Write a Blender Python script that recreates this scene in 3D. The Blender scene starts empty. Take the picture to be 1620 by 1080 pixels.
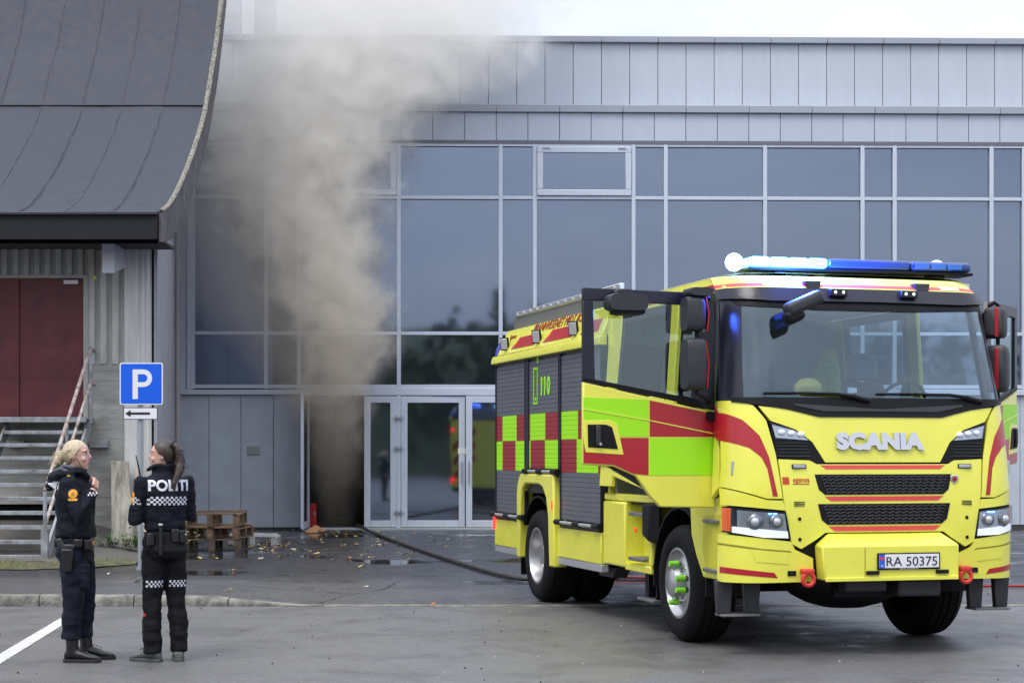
import bpy, bmesh, math, random
from mathutils import Vector, Matrix, noise
from mathutils.bvhtree import BVHTree
R = math.radians
random.seed(7)
scene = bpy.context.scene
COL = scene.collection

# ------------------------------------------------------------------ camera, sky, sun, exposure
cam_data = bpy.data.cameras.new('camera'); cam = bpy.data.objects.new('camera', cam_data); COL.objects.link(cam)
cam.location = (0, 0, 1.6); cam.rotation_euler = (R(90), 0, 0)
cam_data.sensor_width = 36; cam_data.lens = 2820 / 1620 * 36; cam_data.sensor_fit = 'HORIZONTAL'
cam_data.shift_y = (719 - 540) / 1620; cam_data.clip_end = 2000; cam_data.clip_start = .1
scene.camera = cam
SUN_EL, SUN_AZ = R(60), R(215)          # high, behind the photographer and a little to the left
world = bpy.data.worlds.new('World'); scene.world = world; world.use_nodes = True
nt = world.node_tree; nt.nodes.clear()
wo = nt.nodes.new('ShaderNodeOutputWorld'); bg = nt.nodes.new('ShaderNodeBackground')
sky = nt.nodes.new('ShaderNodeTexSky'); sky.sky_type = 'NISHITA'; sky.sun_disc = False
sky.sun_elevation = SUN_EL; sky.sun_rotation = SUN_AZ; sky.air_density = 1.0; sky.dust_density = 3.0
tc = nt.nodes.new('ShaderNodeTexCoord'); mp = nt.nodes.new('ShaderNodeMapping'); mp.inputs['Scale'].default_value = (1, 1, 3.2)
cn = nt.nodes.new('ShaderNodeTexNoise'); cn.inputs['Scale'].default_value = 2.6; cn.inputs['Detail'].default_value = 6; cn.inputs['Roughness'].default_value = .55
cr = nt.nodes.new('ShaderNodeValToRGB')
cr.color_ramp.elements[0].position = .32; cr.color_ramp.elements[0].color = (5.9, 6.5, 7.8, 1)
cr.color_ramp.elements[1].position = .68; cr.color_ramp.elements[1].color = (9.2, 9.5, 10.2, 1)
mx = nt.nodes.new('ShaderNodeMixRGB'); mx.inputs['Fac'].default_value = .86
L = nt.links
L.new(tc.outputs['Generated'], mp.inputs['Vector']); L.new(mp.outputs['Vector'], cn.inputs['Vector']); L.new(cn.outputs['Fac'], cr.inputs['Fac'])
L.new(sky.outputs['Color'], mx.inputs['Color1']); 
# overcast sky: brighter towards the zenith, as cloud cover is
sz = nt.nodes.new('ShaderNodeSeparateXYZ'); L.new(tc.outputs['Generated'], sz.inputs[0])
zr = nt.nodes.new('ShaderNodeMapRange'); zr.inputs['From Min'].default_value = 0; zr.inputs['From Max'].default_value = 1; zr.inputs['To Min'].default_value = .62; zr.inputs['To Max'].default_value = 1.75; L.new(sz.outputs['Z'], zr.inputs['Value'])
zm = nt.nodes.new('ShaderNodeVectorMath'); zm.operation = 'SCALE'; L.new(cr.outputs['Color'], zm.inputs[0]); L.new(zr.outputs['Result'], zm.inputs['Scale']); L.new(zm.outputs[0], mx.inputs['Color2'])
L.new(mx.outputs['Color'], bg.inputs['Color']); bg.inputs['Strength'].default_value = .1; L.new(bg.outputs['Background'], wo.inputs['Surface'])
sd = bpy.data.lights.new('sun', 'SUN'); sd.energy = 1.3; sd.angle = R(25); sd.color = (1, .97, .92)
sun = bpy.data.objects.new('sun', sd); COL.objects.link(sun)
sdir = Vector((math.sin(SUN_AZ) * math.cos(SUN_EL), math.cos(SUN_AZ) * math.cos(SUN_EL), math.sin(SUN_EL)))
sun.rotation_euler = (-sdir).to_track_quat('-Z', 'Y').to_euler()
vs = scene.view_settings
scene.display_settings.display_device = 'sRGB'
vs.view_transform = 'Standard'; vs.look = 'None'; vs.gamma = 1; vs.exposure = 0.65; vs.use_curve_mapping = False
cy = scene.cycles
cy.use_denoising = True; cy.max_bounces = 10; cy.diffuse_bounces = 3; cy.glossy_bounces = 4; cy.transparent_max_bounces = 12
cy.volume_bounces = 8; cy.volume_step_rate = 1.0; cy.volume_max_steps = 256; cy.sample_clamp_indirect = 6
cy.caustics_reflective = False; cy.caustics_refractive = False

# ------------------------------------------------------------------ materials
MATS = {}
def mat(name, col, rough=.5, metal=0, var=0, vscale=3, bump=0, bscale=40, ior=None, coat=0, rnd=0, emit=None, estr=0, rvar=0, stretch=(1, 1, 1), dark=None, sheen=0):
    """procedural principled material: two-tone noise colour, optional bump, random shade per object"""
    if name in MATS: return MATS[name]
    m = bpy.data.materials.new(name); m.use_nodes = True; MATS[name] = m
    n = m.node_tree.nodes; l = m.node_tree.links; b = n['Principled BSDF']
    b.inputs['Base Color'].default_value = (*col, 1); b.inputs['Roughness'].default_value = rough; b.inputs['Metallic'].default_value = metal
    if ior: b.inputs['IOR'].default_value = ior
    if coat: b.inputs['Coat Weight'].default_value = coat; b.inputs['Coat Roughness'].default_value = .06
    if sheen: b.inputs['Sheen Weight'].default_value = sheen
    if emit: b.inputs['Emission Color'].default_value = (*emit, 1); b.inputs['Emission Strength'].default_value = estr
    if var or bump or rvar:
        t = n.new('ShaderNodeTexCoord'); mpn = n.new('ShaderNodeMapping'); mpn.inputs['Scale'].default_value = stretch
        l.new(t.outputs['Object'], mpn.inputs['Vector'])
    last = None
    if var or rvar:
        nz = n.new('ShaderNodeTexNoise'); nz.inputs['Scale'].default_value = vscale; nz.inputs['Detail'].default_value = 7; nz.inputs['Roughness'].default_value = .62
        l.new(mpn.outputs['Vector'], nz.inputs['Vector'])
    if var:
        rp = n.new('ShaderNodeValToRGB'); dk = dark or tuple(c * (1 - var) for c in col); lt = tuple(min(1, c * (1 + var)) for c in col)
        rp.color_ramp.elements[0].position = .32; rp.color_ramp.elements[0].color = (*dk, 1)
        rp.color_ramp.elements[1].position = .68; rp.color_ramp.elements[1].color = (*lt, 1)
        l.new(nz.outputs['Fac'], rp.inputs['Fac']); last = rp.outputs['Color']
    if rvar:
        mr = n.new('ShaderNodeMapRange'); mr.inputs['From Min'].default_value = .3; mr.inputs['From Max'].default_value = .7
        mr.inputs['To Min'].default_value = max(0, rough - rvar); mr.inputs['To Max'].default_value = min(1, rough + rvar)
        l.new(nz.outputs['Fac'], mr.inputs['Value']); l.new(mr.outputs['Result'], b.inputs['Roughness'])
    if rnd:
        oi = n.new('ShaderNodeObjectInfo'); mr2 = n.new('ShaderNodeMapRange'); mr2.inputs['To Min'].default_value = 1 - rnd; mr2.inputs['To Max'].default_value = 1 + rnd
        hs = n.new('ShaderNodeHueSaturation')
        l.new(oi.outputs['Random'], mr2.inputs['Value']); l.new(mr2.outputs['Result'], hs.inputs['Value'])
        if last: l.new(last, hs.inputs['Color'])
        else: hs.inputs['Color'].default_value = (*col, 1)
        last = hs.outputs['Color']
    if last: l.new(last, b.inputs['Base Color'])
    if bump:
        bz = n.new('ShaderNodeTexNoise'); bz.inputs['Scale'].default_value = bscale; bz.inputs['Detail'].default_value = 5
        bp = n.new('ShaderNodeBump'); bp.inputs['Strength'].default_value = bump; bp.inputs['Distance'].default_value = .02
        l.new(mpn.outputs['Vector'], bz.inputs['Vector']); l.new(bz.outputs['Fac'], bp.inputs['Height']); l.new(bp.outputs['Normal'], b.inputs['Normal'])
    return m
def thin_glass(name, tint, refl=1.0, ior=1.5):
    """one-sheet glass: tinted see-through plus a mirror layer by fresnel"""
    if name in MATS: return MATS[name]
    m = bpy.data.materials.new(name); m.use_nodes = True; MATS[name] = m
    n = m.node_tree.nodes; l = m.node_tree.links; n.clear()
    o = n.new('ShaderNodeOutputMaterial'); mx_ = n.new('ShaderNodeMixShader'); tr = n.new('ShaderNodeBsdfTransparent'); gl = n.new('ShaderNodeBsdfGlossy'); fr = n.new('ShaderNodeFresnel')
    tr.inputs['Color'].default_value = (*tint, 1); gl.inputs['Roughness'].default_value = .02; gl.inputs['Color'].default_value = (refl * .82, refl * .93, refl, 1); fr.inputs['IOR'].default_value = ior
    # both faces of the thin sheet reflect alike (no total internal reflection inside 6 mm of glass)
    ge = n.new('ShaderNodeNewGeometry'); mr = n.new('ShaderNodeMapRange'); mr.inputs['To Min'].default_value = ior; mr.inputs['To Max'].default_value = 1 / ior; l.new(ge.outputs['Backfacing'], mr.inputs['Value']); l.new(mr.outputs['Result'], fr.inputs['IOR'])
    l.new(fr.outputs['Fac'], mx_.inputs['Fac']); l.new(tr.outputs['BSDF'], mx_.inputs[1]); l.new(gl.outputs['BSDF'], mx_.inputs[2]); l.new(mx_.outputs['Shader'], o.inputs['Surface'])
    return m

# ------------------------------------------------------------------ mesh helpers
class MB:
    """collects shapes; build() links them as one mesh object"""
    def __init__(s): s.v = []; s.f = []; s.m = []; s.cur = 0
    def add(s, vs, fs):
        o = len(s.v); s.v += [tuple(p) for p in vs]; s.f += [tuple(i + o for i in f) for f in fs]; s.m += [s.cur] * len(fs); return s
    def box(s, x0, x1, y0, y1, z0, z1):
        return s.add([(x0, y0, z0), (x1, y0, z0), (x1, y1, z0), (x0, y1, z0), (x0, y0, z1), (x1, y0, z1), (x1, y1, z1), (x0, y1, z1)],
                     [(0, 3, 2, 1), (4, 5, 6, 7), (0, 1, 5, 4), (1, 2, 6, 5), (2, 3, 7, 6), (3, 0, 4, 7)])
    def hexa(s, a, b):
        """box from two quads a, b (4 points each)"""
        return s.add(list(a) + list(b), [(0, 3, 2, 1), (4, 5, 6, 7), (0, 1, 5, 4), (1, 2, 6, 5), (2, 3, 7, 6), (3, 0, 4, 7)])
    def obox(s, c, ax, ay, az):
        c, ax, ay, az = map(Vector, (c, ax, ay, az)); P = []
        for k in (-1, 1):
            for (i, j) in ((-1, -1), (1, -1), (1, 1), (-1, 1)): P.append(c + ax * i + ay * j + az * k)
        return s.add(P, [(0, 3, 2, 1), (4, 5, 6, 7), (0, 1, 5, 4), (1, 2, 6, 5), (2, 3, 7, 6), (3, 0, 4, 7)])
    def bar(s, p0, p1, w, h, up=(0, 0, 1)):
        p0, p1, up = Vector(p0), Vector(p1), Vector(up); d = (p1 - p0); L_ = d.length; d.normalize(); sx = d.cross(up)
        if sx.length < 1e-4: sx = d.cross(Vector((1, 0, 0)))
        sx.normalize(); u = sx.cross(d)
        return s.obox((p0 + p1) / 2, d * L_ / 2, sx * w / 2, u * h / 2)
    def prism(s, poly, axis, a, b):
        """polygon in the two other axes, extruded along axis from a to b"""
        def P(u, w, t): return {'x': (t, u, w), 'y': (u, t, w), 'z': (u, w, t)}[axis]
        n = len(poly)
        return s.add([P(u, w, a) for u, w in poly] + [P(u, w, b) for u, w in poly],
                     [tuple(range(n - 1, -1, -1)), tuple(range(n, 2 * n))] + [(i, (i + 1) % n, n + (i + 1) % n, n + i) for i in range(n)])
    def tube(s, pts, r, n=8, caps=True):
        pts = [Vector(p) for p in pts]; rs = r if isinstance(r, (list, tuple)) else [r] * len(pts); V_ = []; F_ = []; prev = None
        for i, p in enumerate(pts):
            d = (pts[min(i + 1, len(pts) - 1)] - pts[max(i - 1, 0)]).normalized()
            if prev is None:
                a = d.cross(Vector((0, 0, 1)));  a = a if a.length > 1e-3 else d.cross(Vector((1, 0, 0)))
            else: a = prev - d * prev.dot(d)
            a.normalize(); prev = a; b = d.cross(a)
            for k in range(n):
                t = 2 * math.pi * k / n; V_.append(p + (a * math.cos(t) + b * math.sin(t)) * rs[i])
        m = len(pts)
        for i in range(m - 1):
            for k in range(n): F_.append((i * n + k, i * n + (k + 1) % n, (i + 1) * n + (k + 1) % n, (i + 1) * n + k))
        if caps: F_ += [tuple(range(n - 1, -1, -1)), tuple(range((m - 1) * n, m * n))]
        return s.add(V_, F_)
    def cyl(s, p0, p1, r, r1=None, n=16): return s.tube([p0, p1], [r, r if r1 is None else r1], n)
    def lathe(s, prof, n=32, axis='x', c=(0, 0, 0), close=True):
        """prof: (along axis, radius)"""
        V_ = []; F_ = []
        for a, r in prof:
            for k in range(n):
                t = 2 * math.pi * k / n; q = (r * math.cos(t), r * math.sin(t))
                p = {'x': (a, q[0], q[1]), 'y': (q[0], a, q[1]), 'z': (q[0], q[1], a)}[axis]
                V_.append((p[0] + c[0], p[1] + c[1], p[2] + c[2]))
        m = len(prof)
        for i in range(m - 1):
            for k in range(n): F_.append((i * n + k, i * n + (k + 1) % n, (i + 1) * n + (k + 1) % n, (i + 1) * n + k))
        if close: F_ += [tuple(range(n - 1, -1, -1)), tuple(range((m - 1) * n, m * n))]
        return s.add(V_, F_)
    def rings(s, rs, n=20, cap=True):
        """elliptical horizontal rings (cx, cy, z, rx, ry[, power])"""
        V_ = []; F_ = []
        for q in rs:
            cx_, cy_, z, rx, ry = q[:5]; e = q[5] if len(q) > 5 else 2
            for k in range(n):
                t = 2 * math.pi * k / n; ct, st = math.cos(t), math.sin(t)
                V_.append((cx_ + rx * math.copysign(abs(ct) ** (2 / e), ct), cy_ + ry * math.copysign(abs(st) ** (2 / e), st), z))
        m = len(rs)
        for i in range(m - 1):
            for k in range(n): F_.append((i * n + k, i * n + (k + 1) % n, (i + 1) * n + (k + 1) % n, (i + 1) * n + k))
        if cap: F_ += [tuple(range(n - 1, -1, -1)), tuple(range((m - 1) * n, m * n))]
        return s.add(V_, F_)
    def ball(s, c, rx, ry=None, rz=None, n=16, m=10):
        ry = ry or rx; rz = rz or rx
        return s.rings([(c[0], c[1], c[2] - rz * math.cos(math.pi * i / m), max(rx * math.sin(math.pi * i / m), 1e-4), max(ry * math.sin(math.pi * i / m), 1e-4)) for i in range(m + 1)], n)
    def sheet(s, fn, us, vs):
        V_ = [fn(u, v) for v in vs for u in us]; n = len(us)
        return s.add(V_, [(j * n + i, j * n + i + 1, (j + 1) * n + i + 1, (j + 1) * n + i) for j in range(len(vs) - 1) for i in range(n - 1)])
    def mesh(s, name):
        me = bpy.data.meshes.new(name); me.from_pydata(s.v, [], s.f)
        if any(s.m): me.polygons.foreach_set('material_index', s.m)
        me.update(); return me
    def build(s, name, m, parent=None, smooth=0, bevel=0, seg=2, fix=True):
        me = s.mesh(name)
        if fix:
            bm = bmesh.new(); bm.from_mesh(me); bmesh.ops.recalc_face_normals(bm, faces=bm.faces); bm.to_mesh(me); bm.free()
        return link(name, me, m, parent, smooth, bevel, seg)
def link(name, me, m, parent=None, smooth=0, bevel=0, seg=2):
    ms = m if isinstance(m, (list, tuple)) else [m]
    for q in ms: me.materials.append(q)
    o = bpy.data.objects.new(name, me); COL.objects.link(o); o.parent = parent
    if smooth:
        me.polygons.foreach_set('use_smooth', [True] * len(me.polygons)); me.set_sharp_from_angle(angle=R(smooth))
    if bevel:
        b = o.modifiers.new('bevel', 'BEVEL'); b.width = bevel; b.segments = seg; b.limit_method = 'ANGLE'; b.angle_limit = R(35)
        if not smooth: me.polygons.foreach_set('use_smooth', [True] * len(me.polygons)); me.set_sharp_from_angle(angle=R(40))
    return o
def empty(name, loc=(0, 0, 0), rz=0, parent=None):
    o = bpy.data.objects.new(name, None); COL.objects.link(o); o.location = loc; o.rotation_euler = (0, 0, rz); o.parent = parent; o.empty_display_size = .2; return o
def tag(o, label=None, cat=None, group=None, kind=None):
    if label: o['label'] = label
    if cat: o['category'] = cat
    if group: o['group'] = group
    if kind: o['kind'] = kind
    return o
def copy_obj(o, parent=None):
    c = o.copy(); COL.objects.link(c); c.parent = parent; return c
def text_mesh(body, size, extrude=.004, offset=0, shear=0, spacing=1.0, align='CENTER', width=None):
    cu = bpy.data.curves.new('lettering', 'FONT'); cu.body = body; cu.size = size; cu.extrude = extrude; cu.offset = offset; cu.shear = shear
    cu.space_character = spacing; cu.align_x = align; cu.resolution_u = 3
    o = bpy.data.objects.new('lettering', cu); COL.objects.link(o); dg = bpy.context.evaluated_depsgraph_get(); me = bpy.data.meshes.new_from_object(o.evaluated_get(dg))
    bpy.data.objects.remove(o); bpy.data.curves.remove(cu)
    if width:
        xs = [v.co.x for v in me.vertices]; k = width / (max(xs) - min(xs)); mid = (max(xs) + min(xs)) / 2
        for v in me.vertices: v.co.x = (v.co.x - mid) * k
    return me
def evald(o):
    dg = bpy.context.evaluated_depsgraph_get(); dg.update(); return bpy.data.meshes.new_from_object(o.evaluated_get(dg))
def remesh(mb, voxel, smooth_it=4, wr=0, wscale=9, name='body', fn=None):
    """voxel union of overlapping closed shapes, smoothed; wr adds cloth folds"""
    me = mb.mesh(name); bm = bmesh.new(); bm.from_mesh(me); bmesh.ops.recalc_face_normals(bm, faces=bm.faces); bm.to_mesh(me); bm.free()
    o = bpy.data.objects.new('tmp', me); COL.objects.link(o)
    r = o.modifiers.new('r', 'REMESH'); r.mode = 'VOXEL'; r.voxel_size = voxel
    if smooth_it:
        q = o.modifiers.new('s', 'SMOOTH'); q.factor = .5; q.iterations = smooth_it
    out = evald(o); bpy.data.objects.remove(o); bpy.data.meshes.remove(me)
    out.materials.clear()
    if wr or fn:
        nr = [v.normal.copy() for v in out.vertices]
        for v, n_ in zip(out.vertices, nr):
            p = v.co
            if wr:
                h = noise.noise(Vector((p.x * wscale, p.y * wscale, p.z * wscale * 1.7))) + .5 * noise.noise(Vector((p.x * wscale * 2.3 + 5, p.y * wscale * 2.3, p.z * wscale * 4)))
                v.co = p + n_ * h * wr
            if fn: v.co = fn(v.co)
    out.update(); return out
def decal(name, tris_me, bvh, frame, off, m, parent, cuts=0.03):
    """print laid on a surface: flat mesh in (u, w) is cast along -n onto bvh. frame = origin, u axis, w axis, cast direction"""
    org, ua, wa, dn = [Vector(q) for q in frame]; bm = bmesh.new(); bm.from_mesh(tris_me)
    bmesh.ops.triangulate(bm, faces=bm.faces)
    xs = [v.co.x for v in bm.verts]; ys = [v.co.y for v in bm.verts]
    for lo, hi, ax in ((min(xs), max(xs), Vector((1, 0, 0))), (min(ys), max(ys), Vector((0, 1, 0)))):
        k = lo + cuts
        while k < hi:
            bmesh.ops.bisect_plane(bm, geom=bm.verts[:] + bm.edges[:] + bm.faces[:], plane_co=ax * k, plane_no=ax); k += cuts
    for v in bm.verts:
        p = org + ua * v.co.x + wa * v.co.y
        hit, nrm, _, _ = bvh.ray_cast(p - dn * .6, dn)
        v.co = (hit - dn * off) if hit else p
    me = bpy.data.meshes.new(name); bm.to_mesh(me); bm.free(); return link(name, me, m, parent)
def poly_me(polys):
    me = bpy.data.meshes.new('poly'); V_ = []; F_ = []
    for p in polys:
        F_.append(tuple(range(len(V_), len(V_) + len(p)))); V_ += [(a, b, 0) for a, b in p]
    me.from_pydata(V_, [], F_); me.update(); return me
def arc(cx_, cy_, r, a0, a1, n): return [(cx_ + r * math.cos(R(a0 + (a1 - a0) * i / n)), cy_ + r * math.sin(R(a0 + (a1 - a0) * i / n))) for i in range(n + 1)]
def lerp(a, b, t): return a + (b - a) * t
def interp(x, pts):
    if x <= pts[0][0]: return pts[0][1]
    for a, b in zip(pts, pts[1:]):
        if x <= b[0]: return lerp(a[1], b[1], (x - a[0]) / (b[0] - a[0]))
    return pts[-1][1]

# ------------------------------------------------------------------ ground
def asphalt(name, near, far, y0, y1, wet, speck=.35):
    m = bpy.data.materials.new(name); m.use_nodes = True; n = m.node_tree.nodes; l = m.node_tree.links; b = n['Principled BSDF']
    def N(t, **k):
        q = n.new(t)
        for a, v in k.items(): q.inputs[a].default_value = v
        return q
    t = n.new('ShaderNodeTexCoord'); big = N('ShaderNodeTexNoise', Scale=.35, Detail=6, Roughness=.6); fine = N('ShaderNodeTexNoise', Scale=55, Detail=3, Roughness=.7); mid = N('ShaderNodeTexNoise', Scale=2.2, Detail=7, Roughness=.65)
    for q in (big, fine, mid): l.new(t.outputs['Object'], q.inputs['Vector'])
    sx = n.new('ShaderNodeSeparateXYZ'); l.new(t.outputs['Object'], sx.inputs[0])
    # wet stain: depth into the yard, edge broken by noise
    ad = n.new('ShaderNodeMath'); ad.operation = 'MULTIPLY_ADD'; ad.inputs[1].default_value = 5.0; l.new(big.outputs['Fac'], ad.inputs[0]); l.new(sx.outputs['Y'], ad.inputs[2])
    mr = n.new('ShaderNodeMapRange'); mr.interpolation_type = 'SMOOTHSTEP'; mr.inputs['From Min'].default_value = y0 + 2.5; mr.inputs['From Max'].default_value = y1 + 2.5; l.new(ad.outputs[0], mr.inputs['Value'])
    mc = n.new('ShaderNodeMixRGB'); mc.inputs['Color1'].default_value = (*near, 1); mc.inputs['Color2'].default_value = (*far, 1); l.new(mr.outputs['Result'], mc.inputs['Fac'])
    rp = n.new('ShaderNodeMapRange'); rp.inputs['From Min'].default_value = .3; rp.inputs['From Max'].default_value = .7; rp.inputs['To Min'].default_value = 1 - speck; rp.inputs['To Max'].default_value = 1 + speck; l.new(fine.outputs['Fac'], rp.inputs['Value'])
    rp2 = n.new('ShaderNodeMapRange'); rp2.inputs['From Min'].default_value = .3; rp2.inputs['From Max'].default_value = .7; rp2.inputs['To Min'].default_value = .78; rp2.inputs['To Max'].default_value = 1.18; l.new(mid.outputs['Fac'], rp2.inputs['Value'])
    # old repair patches and drips: irregular darker areas
    st = N('ShaderNodeTexNoise', Scale=.9, Detail=8, Roughness=.7, Distortion=.6); l.new(t.outputs['Object'], st.inputs['Vector']); rp3 = n.new('ShaderNodeMapRange'); rp3.inputs['From Min'].default_value = .40; rp3.inputs['From Max'].default_value = .52; rp3.inputs['To Min'].default_value = .76; rp3.inputs['To Max'].default_value = 1.03; l.new(st.outputs['Fac'], rp3.inputs['Value'])
    mu = n.new('ShaderNodeMath'); mu.operation = 'MULTIPLY'; l.new(rp.outputs['Result'], mu.inputs[0]); l.new(rp2.outputs['Result'], mu.inputs[1]); mu0 = mu; mu = n.new('ShaderNodeMath'); mu.operation = 'MULTIPLY'; l.new(mu0.outputs[0], mu.inputs[0]); l.new(rp3.outputs['Result'], mu.inputs[1])
    hs = n.new('ShaderNodeHueSaturation'); l.new(mc.outputs['Color'], hs.inputs['Color']); l.new(mu.outputs[0], hs.inputs['Value']); l.new(hs.outputs['Color'], b.inputs['Base Color'])
    # roughness: damp film, a few standing puddles in the wet part
    rr = n.new('ShaderNodeMapRange'); rr.inputs['From Min'].default_value = .35; rr.inputs['From Max'].default_value = .68; rr.inputs['To Min'].default_value = wet[1]; rr.inputs['To Max'].default_value = wet[0]; l.new(mid.outputs['Fac'], rr.inputs['Value'])
    pu = n.new('ShaderNodeMapRange'); pu.inputs['From Min'].default_value = .56; pu.inputs['From Max'].default_value = .60; l.new(big.outputs['Fac'], pu.inputs['Value'])
    pm = n.new('ShaderNodeMath'); pm.operation = 'MULTIPLY'; l.new(pu.outputs['Result'], pm.inputs[0]); l.new(mr.outputs['Result'], pm.inputs[1])
    mxr = n.new('ShaderNodeMix'); mxr.data_type = 'FLOAT'; mxr.inputs[3].default_value = .04; l.new(pm.outputs[0], mxr.inputs[0]); l.new(rr.outputs['Result'], mxr.inputs[2]); l.new(mxr.outputs[0], b.inputs['Roughness'])
    bp = N('ShaderNodeBump', Distance=.006); l.new(fine.outputs['Fac'], bp.inputs['Height']); l.new(bp.outputs['Normal'], b.inputs['Normal'])
    iv = n.new('ShaderNodeMath'); iv.operation = 'MULTIPLY_ADD'; iv.inputs[1].default_value = -.55; iv.inputs[2].default_value = .6; l.new(pm.outputs[0], iv.inputs[0]); l.new(iv.outputs[0], bp.inputs['Strength'])
    return m
road_m = asphalt('road asphalt', (.135, .132, .131), (.135, .132, .131), 900, 901, (.22, .55), .5)
yard_m = asphalt('yard asphalt', (.085, .084, .086), (.026, .026, .029), 20.5, 23.5, (.18, .5), .3)
KY = 18.85
def yz(x, y):
    h = interp(x, [(-4.1, .115), (-3.2, .10), (-2.75, .05), (-2.3, .012), (-1.8, .004), (50, .004)])
    f = interp(y, [(20.5, 1), (25, .05), (27, .05)])
    return .004 + (h - .004) * max(f, 0) if y > KY else 0
tag(MB().sheet(lambda u, v: (u, v, 0), [-500, -40, 0, 40, 500], [-400, -40, 0, 60, 900]).build('road', road_m, fix=False), kind='structure')
xs = [-60, -40, -20, -10] + [-8 + .25 * i for i in range(33)] + [2, 8, 20, 40, 60]
ys = [KY + .13, 19.5, 20.5, 21.5, 23, 25, 27, 30, 34, 40, 70]
yard = tag(MB().sheet(lambda u, v: (u, v, yz(u, v)), xs, ys).build('pavement', yard_m, fix=False), kind='structure')

# kerb: granite stones, dropping to a flush strip in front of the gate way
kerb = tag(empty('kerb', (0, KY, 0)), kind='structure')
granite = mat('granite', (.18, .17, .15), .85, var=.6, vscale=6, bump=.9, bscale=26, rnd=.12)
x = -14.0
while x < 14:
    w = 1.0 if x < -2.9 else 1.5
    mb = MB(); n = 10; V_ = []
    def kx(u):
        h = yz(x + u * w, KY + .2) + .004
        return h
    prof = [(-.01, -.02), (-.012, .35), (0, .8), (.03, 1.0), (.13, 1.0), (.14, -.02)]
    for i in range(n + 1):
        u = i / n; h = kx(u)
        for (py, pz) in prof:
            j = noise.noise(Vector((x * 3.1 + u * 6, py * 20, pz * 4))) * .012
            V_.append((x + .006 + u * (w - .012), py + j * (pz < .95), h * pz + (j * .6 if pz > .5 else 0)))
    m_ = len(prof)
    mb.add(V_, [(i * m_ + k, i * m_ + k + 1, (i + 1) * m_ + k + 1, (i + 1) * m_ + k) for i in range(n) for k in range(m_ - 1)] + [tuple(range(m_)), tuple(range(n * m_, (n + 1) * m_))])
    mb.build('kerbstone', granite, kerb, smooth=50)
    x += w
# cracks in the asphalt
crk = mat('crack', (.012, .012, .012), .9)
def crack(pts, w, z0, nm):
    mb = MB(); V_ = []
    for i in range(len(pts) * 8 - 7):
        t = i / 8; a_ = Vector(pts[int(min(t, len(pts) - 1.001))]); b_ = Vector(pts[min(int(min(t, len(pts) - 1.001)) + 1, len(pts) - 1)]); p = a_.lerp(b_, t - int(min(t, len(pts) - 1.001)))
        j = noise.noise(Vector((p.x * 4, p.y * 4, 9))) * .05; ww = w * (.4 + abs(noise.noise(Vector((p.x * 9, p.y * 9, 2)))) * 1.4)
        zz = z0 + yz(p.x + j, p.y + j); V_ += [(p.x + j - ww, p.y + j - ww * .4, zz), (p.x + j + ww, p.y + j + ww * .4, zz)]
    mb.add(V_, [(2 * i, 2 * i + 1, 2 * i + 3, 2 * i + 2) for i in range(len(V_) // 2 - 1)]); tag(mb.build(nm, crk, fix=False), kind='structure')
crack([(-2.05, 19.1), (-1.9, 20.2), (-1.5, 21.2), (-1.45, 22.3)], .012, .004, 'pavement_crack')
# painted bay line
wp = mat('road paint', (.62, .61, .58), .6, var=.25, vscale=14, dark=(.30, .30, .29))
mb = MB(); a = Vector((-3.86, 12.4)); b = Vector((-4.44, 18.3)); d = (b - a).normalized(); q = Vector((d.y, -d.x)) * .065
mb.sheet(lambda u, v: tuple(a.lerp(b, v) + q * u) + (.004,), [-1, 1], [i / 20 for i in range(21)])
tag(mb.build('road_marking', wp, fix=False), 'white painted parking bay line on the road beside the blonde officer', 'road marking', kind='structure')

# gravel bank and moss strip by the stairs
gravel = mat('gravel', (.12, .11, .10), .9, var=.5, vscale=40, bump=1, bscale=60)
def bank(u, v):
    z = interp(v, [(25.9, .07), (27.0, .12), (28.4, .28), (29.6, .52), (33, .6)]) * interp(u, [(-7.0, 1), (-6.2, .55), (-5.7, .1)])
    return (u, v, yz(u, v) - .02 + z * 1.0 + .02 * noise.noise(Vector((u * 6, v * 6, 0))))
tag(MB().sheet(bank, [-22, -14] + [-12 + i * .2 for i in range(33)], [25.85 + i * .2 for i in range(36)]).build('gravel_bank', gravel, smooth=80, fix=False), kind='structure')
mossm = mat('moss ground', (.085, .085, .03), .95, var=.6, vscale=7, bump=1, bscale=50, dark=(.05, .045, .035))
mb = MB()
def moss(u, v):
    x_ = lerp(-22, -5.35, u) if u < .5 else lerp(-13.6, -5.45, (u - .5) * 2)
    e = .12 * noise.noise(Vector((x_ * 2.5, 3, 1)))
    y_ = lerp(24.35 + e + max(0, x_ + 6.6) * 1.2, 26.3, v)
    return (x_, y_, yz(x_, y_) + .012 + .045 * math.sin(math.pi * min(v, .99)) * (1 + noise.noise(Vector((x_ * 4, y_ * 4, 0)))))
mb.sheet(moss, [.5 + i / 120 for i in range(61)], [i / 8 for i in range(9)])
tag(mb.build('moss_strip', mossm, smooth=80, fix=False), kind='structure')
grass_m = mat('grass', (.12, .17, .03), .7, var=.5, vscale=6, dark=(.16, .13, .04))
mb = MB()
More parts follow.
